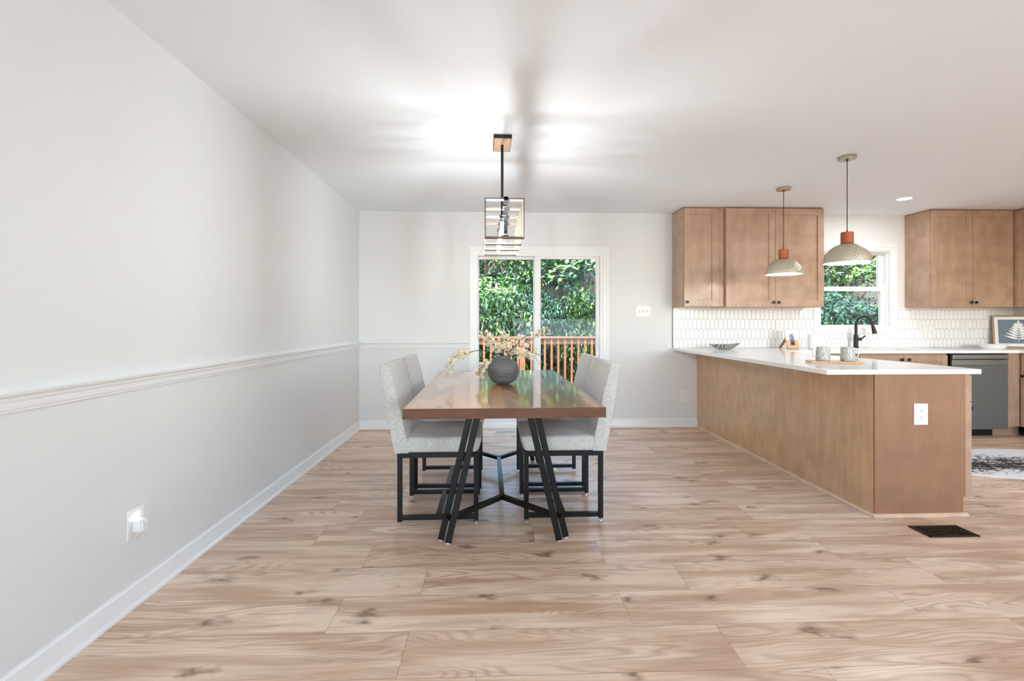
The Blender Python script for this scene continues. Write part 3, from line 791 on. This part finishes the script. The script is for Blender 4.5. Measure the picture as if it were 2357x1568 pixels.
# ------------------------------------------------------------------ dining chairs
def soft(b, pts_fn): pass
def make_chair(label):
    t = thing('dining_chair', label, 'chair', group='upholstered dining chairs around the table')
    # seat cushion: rounded, slightly crowned, front edge tapering inwards
    b = MB(); b.box(-.225, -.232, .420, .262, .232, .512, .022, 4)
    for v in b.bm.verts:
        if v.co.x > .1: v.co.x -= (.512-v.co.z)*.30*min(1, (v.co.x-.1)/.12)
        v.co.y *= 1 - (.512-v.co.z)*.10
        if v.co.z > .505: v.co.z += .010*(1-(v.co.x/.28)**2)*(1-(v.co.y/.25)**2)
    st = b.build('seat', M['fabricv'], t, smooth=50)
    # backrest: wedge leaning back
    b = MB(); N = 14
    poly = [(-.255, .420), (-.170, .420), (-.178, .50), (-.205, .62), (-.240, .78), (-.285, .945), (-.340, .938), (-.330, .86), (-.300, .68), (-.272, .52)]
    b.prism(poly, -.236, .236, 'XZY', bev=.010)
    bk = b.build('backrest', M['fabric'], t, smooth=40)
    b = MB()
    for i in range(5):
        z = .50+i*.095; x = -.272-(z-.52)*.164
        b.tube([(x-.0015, -.225, z), (x-.004, 0, z), (x-.0015, .225, z)], .0045, 6)
        for k in range(5):
            y = -.19+k*.095; b.lathe([(0, .006), (.008, .003), (.010, -.004)], (x-.006, y, z), 10)
    b.build('tufted_seam', M['fabric'], bk, smooth=60)
    # piping where seat side meets
    b = MB(); b.tube([(-.165, -.2325, .50), (-.20, -.2325, .465), (-.17, -.2325, .423)], .0025, 6)
    b.build('piping', M['fabric'], st)
    s2 = .028; q = .0135
    for sx in (-1, 1):
        for sy in (-1, 1):
            x, y = sx*.223, sy*.214
            lg = MB().box(x-q, y-q, .018, x+q, y+q, .405, .0015, 1).build('leg', M['black'], t)
            MB().cyl((x, y, .004), (x, y, .018), .004, seg=8).cyl((x, y, 0), (x, y, .005), .010, .009, seg=12).build('foot_glide', M['steel'], lg)
    MB().box(-.2365, -.2275, .393, .2365, -.2005, .420).box(-.2365, .2005, .393, .2365, .2275, .420).box(-.2365, -.2005, .393, -.2095, .2005, .420).box(.2095, -.2005, .393, .2365, .2005, .420).build('seat_frame', M['black'], t)
    for sy in (-1, 1):
        MB().box(-.2095, sy*.214-.0125, .028, .2095, sy*.214+.0125, .053).build('side_rail', M['black'], t)
    MB().box(-.014, -.2015, .030, .014, .2015, .052).build('cross_bar', M['black'], t)
    return t
c0 = make_chair('light grey fabric dining chair, nearer of the two left of the table')
c0.location = (-.332, 3.045, 0); c0.rotation_euler.z = R(.5)
for (x, y, rz, lab) in ((-.328, 3.590, .3, 'light grey fabric dining chair, farther of the two left of the table'),
                        (.412, 3.055, 180.5, 'light grey fabric dining chair, nearer of the two right of the table'),
                        (.416, 3.600, 180.0, 'light grey fabric dining chair, farther of the two right of the table')):
    c = copy_tree(c0); c.location = (x, y, 0); c.rotation_euler.z = R(rz); c['label'] = lab

# ------------------------------------------------------------------ vase and branches
VX, VY = .062, 3.32
r = thing('vase', 'round charcoal ribbed vase in the middle of the dining table', 'vase', (VX, VY, TZ))
prof = [(0, 0), (.042, 0), (.046, .004), (.062, .010), (.085, .028), (.102, .058), (.110, .092), (.108, .118), (.100, .142), (.087, .160), (.068, .170), (.052, .173), (.052, .196), (.050, .199), (.044, .197), (.044, .172), (.070, .155), (.094, .12), (.096, .08), (.07, .02), (0, .008)]
def rib(a, z, q): return 1 + .006*math.sin(z*420 + 1.2*math.sin(a*2)) if .01 < z < .165 and q > .05 else 1
fine = []
for (a, b_) in zip(prof, prof[1:]):
    n = 5 if .06 < a[0] and a[1] < .17 else 1
    for k in range(n): fine.append((a[0]+(b_[0]-a[0])*k/n, a[1]+(b_[1]-a[1])*k/n))
fine.append(prof[-1])
MB().lathe(fine, seg=48, fn=rib).build('vase_body', M['vase'], r, smooth=60)

def blossom_mesh(name, mat, rr):
    vs, fs = [], []
    for cl in range(3):
        c = Vector((rr.uniform(-.014, .014), rr.uniform(-.014, .014), rr.uniform(-.014, .014)))
        ax = Vector((rr.uniform(-1, 1), rr.uniform(-1.4, .4), rr.uniform(-.4, 1))).normalized()
        q = ax.to_track_quat('Z', 'Y')
        for k in range(5):
            a = k*2*math.pi/5 + rr.uniform(-.2, .2); L = rr.uniform(.016, .022); w = .010
            u = Vector((math.cos(a), math.sin(a), 0)); v = Vector((-math.sin(a), math.cos(a), 0))
            P = [Vector((0, 0, 0)), u*L*.55+v*w+Vector((0, 0, .006)), u*L+v*w*.3+Vector((0, 0, .013)), u*L-v*w*.3+Vector((0, 0, .013)), u*L*.55-v*w+Vector((0, 0, .006))]
            b = len(vs); vs += [c+q @ p for p in P]; fs += [(b, b+1, b+2), (b, b+2, b+3), (b, b+3, b+4)]
    me = bpy.data.meshes.new(name); me.from_pydata([tuple(v) for v in vs], [], fs); me.materials.append(mat); return me
rr = random.Random(5)
BM = [blossom_mesh('blossom', M['petal'], rr) for _ in range(5)]; BMP = [blossom_mesh('blossom', M['petalp'], rr) for _ in range(3)]
def branch(label, pts, n, spread=.03, start=.35, meshes=BM, twigs=4):
    """pts in metres relative to the vase mouth: x right, y depth, z up"""
    root = thing('flowering_branch', label, 'branch', (VX, VY, TZ+.175), group='branches in the charcoal vase')
    P = [Vector((rr.uniform(-.018, .018), rr.uniform(-.018, .018), -.13))] + [Vector((pts[0][0]*.12, pts[0][1]*.12, .022))] + [Vector(p) for p in pts]
    def cr(t):
        n_ = len(P)-1; i = min(int(t*n_), n_-1); f = t*n_-i
        p0, p1, p2, p3 = P[max(i-1, 0)], P[i], P[i+1], P[min(i+2, n_)]
        return .5*((2*p1)+(p2-p0)*f+(2*p0-5*p1+4*p2-p3)*f*f+(-p0+3*p1-3*p2+p3)*f**3)
    S = [cr(k/24) for k in range(25)]
    b = MB(); b.tube(S, [.0032-.0019*k/24 for k in range(25)], 6)
    spots = []
    for k in range(twigs):
        t = start+(1-start)*(k+.5)/twigs; a = cr(t); d = (cr(min(t+.03, 1))-cr(t-.03)).normalized()
        d2 = (d+Vector((rr.uniform(-.8, .8), rr.uniform(-.8, .8), rr.uniform(-.7, .8)))).normalized()
        L = rr.uniform(.04, .09); e = a+d2*L
        b.tube([a, a+d2*L*.5+Vector((0, 0, .006)), e], [.0018, .0014, .001], 5); spots.append((a, e))
    b.build('stem', M['twig'], root, smooth=60)
    for k in range(int(n*1.7)):
        if k % 2 and spots:
            a, e = spots[rr.randrange(len(spots))]; p = a.lerp(e, rr.uniform(.4, 1.1))
        else: p = cr(start+(1-start)*rr.random())
        p = p+Vector((rr.gauss(0, spread*.4), rr.gauss(0, spread*.5), rr.gauss(0, spread*.4)))
        p.z = max(p.z, -.125)
        o = bpy.data.objects.new('blossom', rr.choice(meshes)); COL.objects.link(o); o.parent = root; o.location = p
        o.rotation_euler = (rr.uniform(-.5, .5), rr.uniform(-.5, .5), rr.uniform(0, 6.3)); o.scale = [rr.uniform(.55, .82)]*3
branch('long flowering branch arching far to the left of the vase', [(-.07, -.02, .035), (-.15, -.03, .062), (-.24, -.03, .045), (-.32, -.02, .02), (-.365, -.02, -.03)], 15, .022, .62, twigs=6)
branch('short blossom branch rising to the upper left of the vase', [(-.05, .02, .07), (-.09, .03, .12), (-.13, .04, .155)], 16, .045, .40)
branch('upright blossom branch rising straight above the vase', [(.01, .02, .07), (.02, .04, .13), (.01, .04, .175)], 16, .045, .38)
branch('blossom branch leaning to the upper right of the vase', [(.05, -.02, .06), (.10, -.02, .105), (.14, 0, .15)], 16, .045, .40)
branch('thin branch with a pale tuft at its tip, reaching highest to the right', [(.08, .03, .045), (.15, .05, .10), (.17, .05, .14), (.24, .04, .165), (.305, .03, .195)], 8, .02, .82, BMP, 3)
branch('low blossom branch reaching right beside the vase', [(.06, -.02, .02), (.12, -.03, .03), (.19, -.03, .045), (.225, -.03, .035)], 10, .028, .55)
branch('drooping blossom branch hanging down at the left side of the vase', [(-.05, -.03, .03), (-.10, -.05, .0), (-.145, -.06, -.05), (-.17, -.07, -.10)], 13, .022, .45)

# ------------------------------------------------------------------ chandelier
CX, CYc = .055, 3.30
r = thing('chandelier', 'linear chandelier of open square frames hanging above the dining table', 'chandelier', (CX, CYc, 0), R(1.3))
MB().box(-.06, -.125, H-.006, .06, .125, H-.0005).box(-.06, -.125, H-.026, .06, -.121, H-.006).box(-.06, .121, H-.026, .06, .125, H-.006).box(-.06, -.121, H-.026, -.057, .121, H-.006).box(.057, -.121, H-.026, .06, .121, H-.006).build('canopy', M['blackm'], r)
MB().box(-.0565, -.1205, H-.026, .0565, .1205, H-.024).build('canopy_plate', M['canopyw'], r)
MB().box(-.009, -.009, 1.905, .009, .009, H-.024, .001, 1).build('rod', M['blackm'], r)
MB().bar((.003, -.50, 1.915), (.050, .55, 1.915), .026, .020).build('beam', M['beam'], r)
fs_ = .122
for i, y in enumerate((-.36, -.12, .12, .36)):
    b = MB(); zc = 1.826; d = .024; t = .0085
    x0 = -fs_; x1 = fs_
    b.box(x0, y-d, zc-fs_, x0+t, y+d, zc+fs_).box(x1-t, y-d, zc-fs_, x1, y+d, zc+fs_).box(x0+t, y-d, zc+fs_-t, x1-t, y+d, zc+fs_).box(x0+t, y-d, zc-fs_, x1-t, y+d, zc-fs_+t)
    fr = b.build('square_frame', M['bronze'], r)
    MB().box(-.020, y-.005, 1.899, .0027+(y+.5)*.0455, y+.008, 1.905).cyl((-.016, y, 1.880), (-.016, y, 1.899), .006, seg=12).build('socket', M['blackm'], fr)
    MB().box(-.022, y-.010, zc-fs_+t, .026, y+.010, zc-fs_+t+.010).build('socket', M['blackm'], fr)
    MB().cyl((-.016, y, 1.802), (-.016, y, 1.881), .003, seg=8).build('stem', M['blackm'], fr)
    MB().cyl((-.016, y, zc-fs_+t+.010), (-.016, y, 1.802), .0095, seg=12).build('tube_bulb', M['tube'], fr, smooth=40)

# ------------------------------------------------------------------ pendant lamps
def pendant(label):
    t = thing('pendant_lamp', label, 'lamp', group='dome pendant lamps over the peninsula')
    MB().lathe([(0, 0), (.058, 0), (.060, -.003), (.060, -.020), (.057, -.023), (0, -.023)], (0, 0, H), 32).build('canopy', M['nickel'], t, smooth=40)
    MB().cyl((0, 0, 1.885), (0, 0, H-.023), .0028, seg=8).cyl((0, 0, H-.030), (0, 0, H-.022), .008, seg=12).cyl((0, 0, 1.868), (0, 0, 1.885), .006, .004, 12).build('cord', M['blackm'], t)
    MB().lathe([(0, 0), (.040, 0), (.042, .002), (.042, .082), (.040, .084), (0, .084)], (0, 0, 1.784), 28).build('wood_cap', M['cap'], t, smooth=40)
    out = [(.030, .150)] + [(.155*math.sin(a), .150*math.cos(a)) for a in [R(12+6*k) for k in range(14)]] + [(.1545, 0)]
    sh = MB().lathe(out, (0, 0, 1.636), 48).build('shade', M['hammer'], t, smooth=60)
    inn = [(.0, .146)] + [(.151*math.sin(a), .146*math.cos(a)) for a in [R(12+6*k) for k in range(14)]] + [(.1515, .001), (.1545, 0)]
    MB().lathe(inn, (0, 0, 1.636), 48).build('inner_shade', M['shadein'], sh, smooth=60)
    MB().lathe([(0, 0), (.018, .006), (.028, .022), (.030, .036), (.024, .055), (.015, .07), (.014, .10)], (0, 0, 1.655), 20).build('bulb', M['bulb'], t, smooth=60)
    return t
p0 = pendant('dome pendant lamp over the peninsula, nearer and larger of the two'); p0.location = (2.658, 3.505, 0)
p1 = copy_tree(p0); p1.location = (2.682, 4.335, 0); p1['label'] = 'dome pendant lamp farther back, in front of the double door wall cabinet'
for (x, y) in ((2.658, 3.505), (2.682, 4.335)):
    light('pendant_glow', 'POINT', (x, y, 1.660), (0, 0, 0), 6.5, (.97, .98, 1), shadow_soft_size=.03)

# recessed ceiling lights
def can(x, y, label):
    t = thing('recessed_light', label, 'light', (x, y, H))
    MB().lathe([(.062, -.001), (.064, -.004), (.078, -.003), (.080, 0)], seg=32).build('trim_ring', M['plate'], t, smooth=50)
    MB().lathe([(0, -.0015), (.063, -.0015)], seg=32).build('lens', M['led'], t)
    light('downlight', 'AREA', (x, y, H-.01), (0, 0, 0), 9, (.96, .98, 1), shape='DISK', size=.13)
can(4.126, 4.66, 'round recessed ceiling light above the kitchen sink')
can(4.3, 2.3, 'round recessed ceiling light nearer the camera over the kitchen aisle')  # added out of frame for extra light over the aisle

# ------------------------------------------------------------------ things on the counters
r = thing('leaf_bowl', 'grey striped leaf-shaped bowl at the left end of the counter', 'bowl', (2.50, 5.10, CT), R(4))
b = MB(); seg = 40
def bw_ring(sx, sy, z, lift):
    out = []
    for k in range(seg):
        a = 2*math.pi*k/seg; x = sx*math.cos(a); y = sy*math.sin(a)*(1-.25*abs(math.cos(a)))
        out.append((x, y, z + lift*abs(math.cos(a))**3*(1.0 if x > 0 else .55) + (.003*math.cos(k*math.pi) if z > .02 else 0)))
    return out
rings = [bw_ring(.06, .035, 0, 0), bw_ring(.10, .05, .012, 0), bw_ring(.145, .07, .034, .006), bw_ring(.172, .082, .052, .012), bw_ring(.166, .077, .052, .012), bw_ring(.138, .064, .034, .006), bw_ring(.09, .045, .017, 0)]
vr = [[b.bm.verts.new(p) for p in rg] for rg in rings]
for a, c in zip(vr, vr[1:]):
    for k in range(seg): b.bm.faces.new((a[k], a[(k+1) % seg], c[(k+1) % seg], c[k]))
b.bm.faces.new(vr[0][::-1]); b.bm.faces.new(vr[-1])
b.build('bowl_body', M['bowl'], r, smooth=50)

# small photo frame: white upper, wooden lower, easel back
r = thing('photo_frame', 'small leaning photo frame, white above and wood below', 'frame', (3.275, 5.12, CT), R(4))
lean = Matrix.Rotation(R(-15), 4, 'X')
def lb(): return MB(lean)
lb().box(-.066, -.009, .10, -.026, .009, .214).box(.026, -.009, .10, .066, .009, .214).box(-.026, -.009, .168, .026, .009, .214).build('white_border', M['porcelain'], r)
lb().box(-.068, -.011, .004, -.026, .011, .10).box(.026, -.011, .004, .068, .011, .10).box(-.026, -.011, .004, .026, .011, .040).build('wood_border', M['lightw'], r)
lb().box(-.026, -.006, .040, .026, .002, .168).build('photo_print', M['photo'], r)
MB().bar((-.05, .030, .13), (-.062, .130, .006), .035, .006).build('easel_leg', M['brownw'], r)

r = thing('utensil_crock', 'plain white round crock beside the sink window', 'crock', (3.510, 5.10, CT))
MB().lathe([(0, 0), (.058, 0), (.068, .006), (.073, .02), (.074, .152), (.0725, .156), (.069, .153), (.068, .02), (0, .012)], seg=40).build('crock_body', M['porcelain'], r, smooth=40)

TRX, TRY = 2.392, 3.285
r = thing('serving_board', 'pale wooden serving board on the peninsula under two mugs', 'board', (TRX, TRY, CT), R(-17))
MB().box(-.160, -.060, .0, .160, .060, .015, .004, 2).build('board_slab', M['lightw'], r)
def make_mug(label):
    t = thing('mug', label, 'mug', group='speckled mugs on the board')
    MB().lathe([(0, .002), (.040, 0), (.044, .003), (.0455, .012), (.044, .05), (.0425, .096), (.0415, .098), (.0395, .096), (.041, .02), (0, .010)], seg=32).build('mug_body', M['mug'], t, smooth=40)
    MB().tube([(-.041, 0, .084), (-.060, 0, .086), (-.069, 0, .078), (-.0695, 0, .05), (-.068, 0, .036), (-.060, 0, .026), (-.043, 0, .022)], .0042, 8).build('handle', M['steel'], t, smooth=50)
    return t
m0 = make_mug('grey speckled mug with its handle pointing left'); m0.location = (2.330, 3.305, CT+.015)
m1 = copy_tree(m0); m1.location = (2.478, 3.262, CT+.015); m1.rotation_euler.z = R(170); m1['label'] = 'grey speckled mug with its handle pointing right'
m0.rotation_euler.z = R(-5)

r = thing('fluted_dish', 'white fluted pie dish in front of the botanical picture', 'dish', (5.535, 5.10, CT))
MB().lathe([(0, 0), (.085, 0), (.092, .003), (.104, .022), (.117, .046), (.121, .048), (.116, .044), (.100, .018), (.088, .008), (0, .006)], seg=128,
           fn=lambda a, z, q: 1+.016*math.cos(a*32) if q > .095 else 1).build('dish_body', M['porcelain'], r, smooth=50)

# botanical picture across the corner
r = thing('botanical_picture', 'framed white fern print on blue-grey leaning in the kitchen corner', 'picture', (5.775, 5.325, CT), R(-30))
lean = Matrix.Rotation(R(-7), 4, 'X'); PWd, PH = .44, .375
lb().box(0, -.012, 0, .018, .012, PH).box(PWd-.018, -.012, 0, PWd, .012, PH).box(.018, -.012, 0, PWd-.018, .012, .018).box(.018, -.012, PH-.018, PWd-.018, .012, PH).build('frame', M['brownw'], r)
lb().box(.018, -.004, .018, PWd-.018, .004, PH-.018).build('mat_board', M['mat'], r)
pr = lb().box(.050, -.006, .050, PWd-.050, -.003, PH-.050).build('print', M['print'], r)
b = lb(); cx = PWd/2
def leaflet(b, x, z, ang, L, w):
    n = 10; pts = []
    for k in range(n+1): t = k/n; pts.append((t*L, w*math.sin(math.pi*t**.8)*(1+.12*math.cos(t*30))))
    pts = pts + [(p[0], -p[1]) for p in pts[::-1][1:-1]]
    c, s_ = math.cos(ang), math.sin(ang)
    vv = [b.bm.verts.new((x+p[0]*c-p[1]*s_, -.0068, z+p[0]*s_+p[1]*c)) for p in pts]
    b.bm.faces.new(vv); b._t(vv)
leaflet(b, cx, .235, R(88), .09, .012)
for i in range(7):
    z = .10+i*.024; L = .130-.012*i
    leaflet(b, cx, z, R(18+6*i), L, .011); leaflet(b, cx, z, R(162-6*i), L, .011)
b.box(cx-.0015, -.0066, .065, cx+.0015, -.0062, .25)
b.build('fern_motif', M['mat'], pr, recalc=False)

# ------------------------------------------------------------------ cowhide rug
r = thing('cowhide_rug', 'black and white cowhide rug on the kitchen floor behind the peninsula', 'rug', (4.55, 3.86, 0))
pts = []; N = 64
for k in range(N):
    a = 2*math.pi*k/N
    rx, ry = 1.05, .46
    q = 1 + .06*math.sin(3*a+.6) + .04*math.sin(5*a+1.7) + .025*math.sin(9*a)
    pts.append((rx*q*math.cos(a), ry*q*math.sin(a)))
MB().prism(pts, .001, .007, 'XYZ').build('hide', M['rug'], r)
vs, fs = [], []; rr = random.Random(9)
def inside(x, y):
    a = math.atan2(y/.46, x/1.05); q = 1 + .06*math.sin(3*a+.6) + .04*math.sin(5*a+1.7) + .025*math.sin(9*a)
    return (x/1.05)**2+(y/.46)**2 < (q*.99)**2
n = 0
while n < 9000:
    x, y = rr.uniform(-1.2, 1.2), rr.uniform(-.55, .55)
    if not inside(x, y): continue
    n += 1; a = rr.gauss(.0, .5); L = rr.uniform(.014, .03); w = .0025; dx, dy = math.cos(a)*L, math.sin(a)*L
    nx, ny = -math.sin(a)*w, math.cos(a)*w; b_ = len(vs)
    vs += [(x-nx, y-ny, .006), (x+nx, y+ny, .006), (x+dx, y+dy, .006+rr.uniform(.003, .008))]; fs.append((b_, b_+1, b_+2))
o = pydata('hair_pile', vs, fs, M['rug'], r); o['kind'] = 'stuff'

# ------------------------------------------------------------------ outdoors
struct(MB().box(-14, YB+TH, -1.4, 22, 30, -1.2).build('ground', M['soil']))
bm = bmesh.new(); gx, gy = 50, 24; grid = []
for j in range(gy+1):
    row = []
    for i in range(gx+1):
        x = -12+34*i/gx; y = 11.2+10*j/gy
        z = -1.25 + 9.5*(j/gy)**.75 + .35*noise.noise(Vector((x*.5, y*.5, 0)))*(j > 0)
        row.append(bm.verts.new((x, y, z)))
    grid.append(row)
for j in range(gy):
    for i in range(gx): bm.faces.new((grid[j][i], grid[j][i+1], grid[j+1][i+1], grid[j+1][i]))
me = bpy.data.meshes.new('hillside'); bm.to_mesh(me); bm.free(); me.materials.append(M['soil'])
hl = bpy.data.objects.new('hillside', me); COL.objects.link(hl); struct(hl)

r = thing('wooden_deck', 'orange cedar deck floor outside the patio door', 'deck', (.5, 5.6, -.12))
b = MB()
for i in range(25): b.box(-3.2, i*.14, -.03, 4.0, i*.14+.134, 0)
b.build('deck_boards', M['deck'], r)
MB().box(-3.2, 3.47, -.28, 4.0, 3.51, -.03).build('rim_joist', M['deck'], r)
RY = 8.98
r = thing('deck_railing', 'orange cedar deck railing with square balusters outside the patio door', 'railing', (.527, RY, -.12))
hz = .936+.12
MB().box(-3.2, -.075, hz-.035, 4.0, .075, hz, .004, 1).build('top_rail', M['deck'], r)
MB().box(-3.2, .010, hz-.150, 4.0, .048, hz-.036).build('rail_board', M['deck'], r)
MB().box(-3.2, .010, .07, 4.0, .048, .16).build('bottom_rail', M['deck'], r)
for k in range(-1, 3):
    x = k*1.83; MB().box(x-.05, -.055, 0, x+.05, .045, hz-.036).build('post', M['deckv'], r)
bl = None
for k in range(-24, 32):
    x = .045+k*.127
    if min(abs(x-q*1.83) for q in range(-2, 3)) < .07: continue
    if bl is None: bl = MB().box(-.019, -.030, .03, .019, .008, hz-.036).build('baluster', M['deckv'], r); o = bl
    else: o = bl.copy(); COL.objects.link(o)
    o.location.x = x

def leaf_cloud(name, n, rx, ry, rz, L, mat, seed, shell=.55, droop=.5):
    rr = random.Random(seed); vs, fs = [], []
    # clumps on the crown's surface give light and dark pockets
    cl = []
    for _ in range(26):
        d = Vector((rr.gauss(0, 1), rr.gauss(0, 1), rr.gauss(0, 1))).normalized(); cl.append(d*rr.uniform(shell, 1))
    for _ in range(n):
        c = rr.choice(cl); p = c + Vector((rr.gauss(0, .17), rr.gauss(0, .17), rr.gauss(0, .15)))
        p = Vector((p.x*rx, p.y*ry, p.z*rz))
        d = Vector((rr.uniform(-1, 1), rr.uniform(-1, 1), rr.uniform(-1, .3)-droop*.3)).normalized()
        up = Vector((rr.uniform(-.7, .7), rr.uniform(-.9, .5), 1)).normalized()
        s_ = d.cross(up).normalized(); nrm = s_.cross(d)
        l = L*rr.uniform(.6, 1.25); w = l*.27; b = len(vs)
        P = [p, p+d*l*.35+s_*w+nrm*.15*w, p+d*l*.75+s_*w*.75+nrm*.12*w, p+d*l-nrm*.12*l, p+d*l*.75-s_*w*.75+nrm*.12*w, p+d*l*.35-s_*w+nrm*.15*w]
        vs += [tuple(q) for q in P]; fs += [(b, b+1, b+2, b+3), (b, b+3, b+4, b+5)]
    me = bpy.data.meshes.new(name); me.from_pydata(vs, [], fs); me.materials.append(mat); return me
LM = [leaf_cloud('foliage', 10500, 1, 1, 1, .092, M['leaf'], 11), leaf_cloud('foliage', 10500, 1, 1, 1, .092, M['leaf'], 12), leaf_cloud('foliage', 9500, 1, 1, 1, .10, M['leafb'], 13), leaf_cloud('foliage', 9500, 1, 1, 1, .09, M['leafb'], 14)]
def trunk_mesh(seed, h, rx):
    rr = random.Random(seed); b = MB()
    b.tube([(0, 0, 0), (.05, 0, h*.3), (-.04, .03, h*.6), (.03, 0, h)], [.09, .07, .055, .03], 8)
    for k in range(7):
        a = rr.uniform(0, 6.3); z = h*rr.uniform(.35, .85); L = rx*rr.uniform(.5, .95)
        e = (math.cos(a)*L, math.sin(a)*L, z+rr.uniform(.1, .8)); b.tube([(0, 0, z), (e[0]*.5, e[1]*.5, z+.15), e], [.03, .02, .008], 6)
    return b
def shrub(x, y, z0, zc, sx, sy, sz, mi, name, label, cat='shrub', rz=0):
    t = thing(name, label, cat, (x, y, z0), R(rz), 'shrubs and trees behind the deck')
    o = bpy.data.objects.new('foliage', LM[mi]); COL.objects.link(o); o.parent = t; o.location = (0, 0, zc-z0); o.scale = (sx, sy, sz)
    trunk_mesh(mi*7+int(x*10), zc-z0+sz*.6, sx).build('trunk', M['bark'], t, smooth=60)
shrub(-.9, 10.6, -1.2, .9, 1.15, .9, 1.5, 0, 'shrub', 'dense green shrub beyond the deck, seen at the left edge of the patio door')
shrub(.15, 10.4, -1.2, .8, .95, .8, 1.5, 1, 'shrub', 'dense green shrub behind the left half of the patio door', rz=40)
shrub(1.15, 10.9, -1.2, .7, .95, .8, 1.3, 2, 'shrub', 'blue-green shrub behind the centre of the patio door', rz=80)
shrub(2.2, 10.6, -1.2, .7, 1.0, .8, 1.35, 0, 'shrub', 'leafy shrub behind the right half of the patio door', rz=130)
shrub(3.4, 10.9, -1.2, .8, 1.1, .9, 1.5, 2, 'shrub', 'bushy blue-green shrub beyond the right end of the deck')
shrub(-.2, 12.0, -.6, 2.7, 1.3, 1.0, 1.25, 1, 'tree', 'taller tree rising at the upper left of the patio door view', 'tree')
shrub(1.9, 12.6, -.6, 3.2, 1.7, 1.0, 1.3, 3, 'tree', 'darker tree rising at the upper right of the patio door view', 'tree', 60)
shrub(-2.6, 11.8, -.8, 1.9, 1.6, 1.1, 2.0, 2, 'tree', 'broad blue-green tree beyond the left end of the deck', 'tree', 60)
shrub(6.7, 9.9, -1.2, .9, 1.1, .8, .95, 2, 'shrub', 'blue-green shrub low at the left of the kitchen window view')
shrub(8.2, 10.2, -1.2, .9, 1.0, .8, .85, 3, 'shrub', 'green shrub low at the right of the kitchen window view', rz=70)
shrub(7.0, 11.8, -.6, 2.7, 1.2, .9, .8, 2, 'tree', 'tree filling the upper left of the kitchen window view', 'tree', 30)
shrub(9.3, 12.2, -.6, 2.9, 1.5, .9, 1.2, 0, 'tree', 'tree filling the upper right of the kitchen window view', 'tree', 30)
# overhanging branches with larger bright leaves
def spray(label, base, tip, n, seed, L, name='overhanging_branch'):
    rr = random.Random(seed); base, tip = Vector(base), Vector(tip)
    t = thing(name, label, 'branch', base)
    d = tip-base; b = MB(); mid = d*.5+Vector((0, 0, .12))
    b.tube([(0, 0, 0), mid*.5+Vector((0, 0, .06)), mid, d*.8+Vector((0, 0, .06)), d], [.022, .016, .011, .007, .003], 7)
    vs, fs = [], []
    for k in range(n):
        u = rr.uniform(.35, 1.0); p = d*u+Vector((0, 0, .10*math.sin(math.pi*u)))+Vector((rr.gauss(0, .13), rr.gauss(0, .13), rr.gauss(-.02, .08)))
        a = rr.uniform(0, 6.3); q = Vector((math.cos(a), math.sin(a)*.8, rr.uniform(-.7, .1))).normalized(); up = Vector((rr.uniform(-.4, .4), -.6, 1)).normalized()
        s_ = q.cross(up).normalized(); l = L*rr.uniform(.7, 1.2); w = l*.26; bb = len(vs)
        vs += [tuple(p), tuple(p+q*l*.35+s_*w), tuple(p+q*l*.75+s_*w*.7), tuple(p+q*l), tuple(p+q*l*.75-s_*w*.7), tuple(p+q*l*.35-s_*w)]
        fs += [(bb, bb+1, bb+2, bb+3), (bb, bb+3, bb+4, bb+5)]
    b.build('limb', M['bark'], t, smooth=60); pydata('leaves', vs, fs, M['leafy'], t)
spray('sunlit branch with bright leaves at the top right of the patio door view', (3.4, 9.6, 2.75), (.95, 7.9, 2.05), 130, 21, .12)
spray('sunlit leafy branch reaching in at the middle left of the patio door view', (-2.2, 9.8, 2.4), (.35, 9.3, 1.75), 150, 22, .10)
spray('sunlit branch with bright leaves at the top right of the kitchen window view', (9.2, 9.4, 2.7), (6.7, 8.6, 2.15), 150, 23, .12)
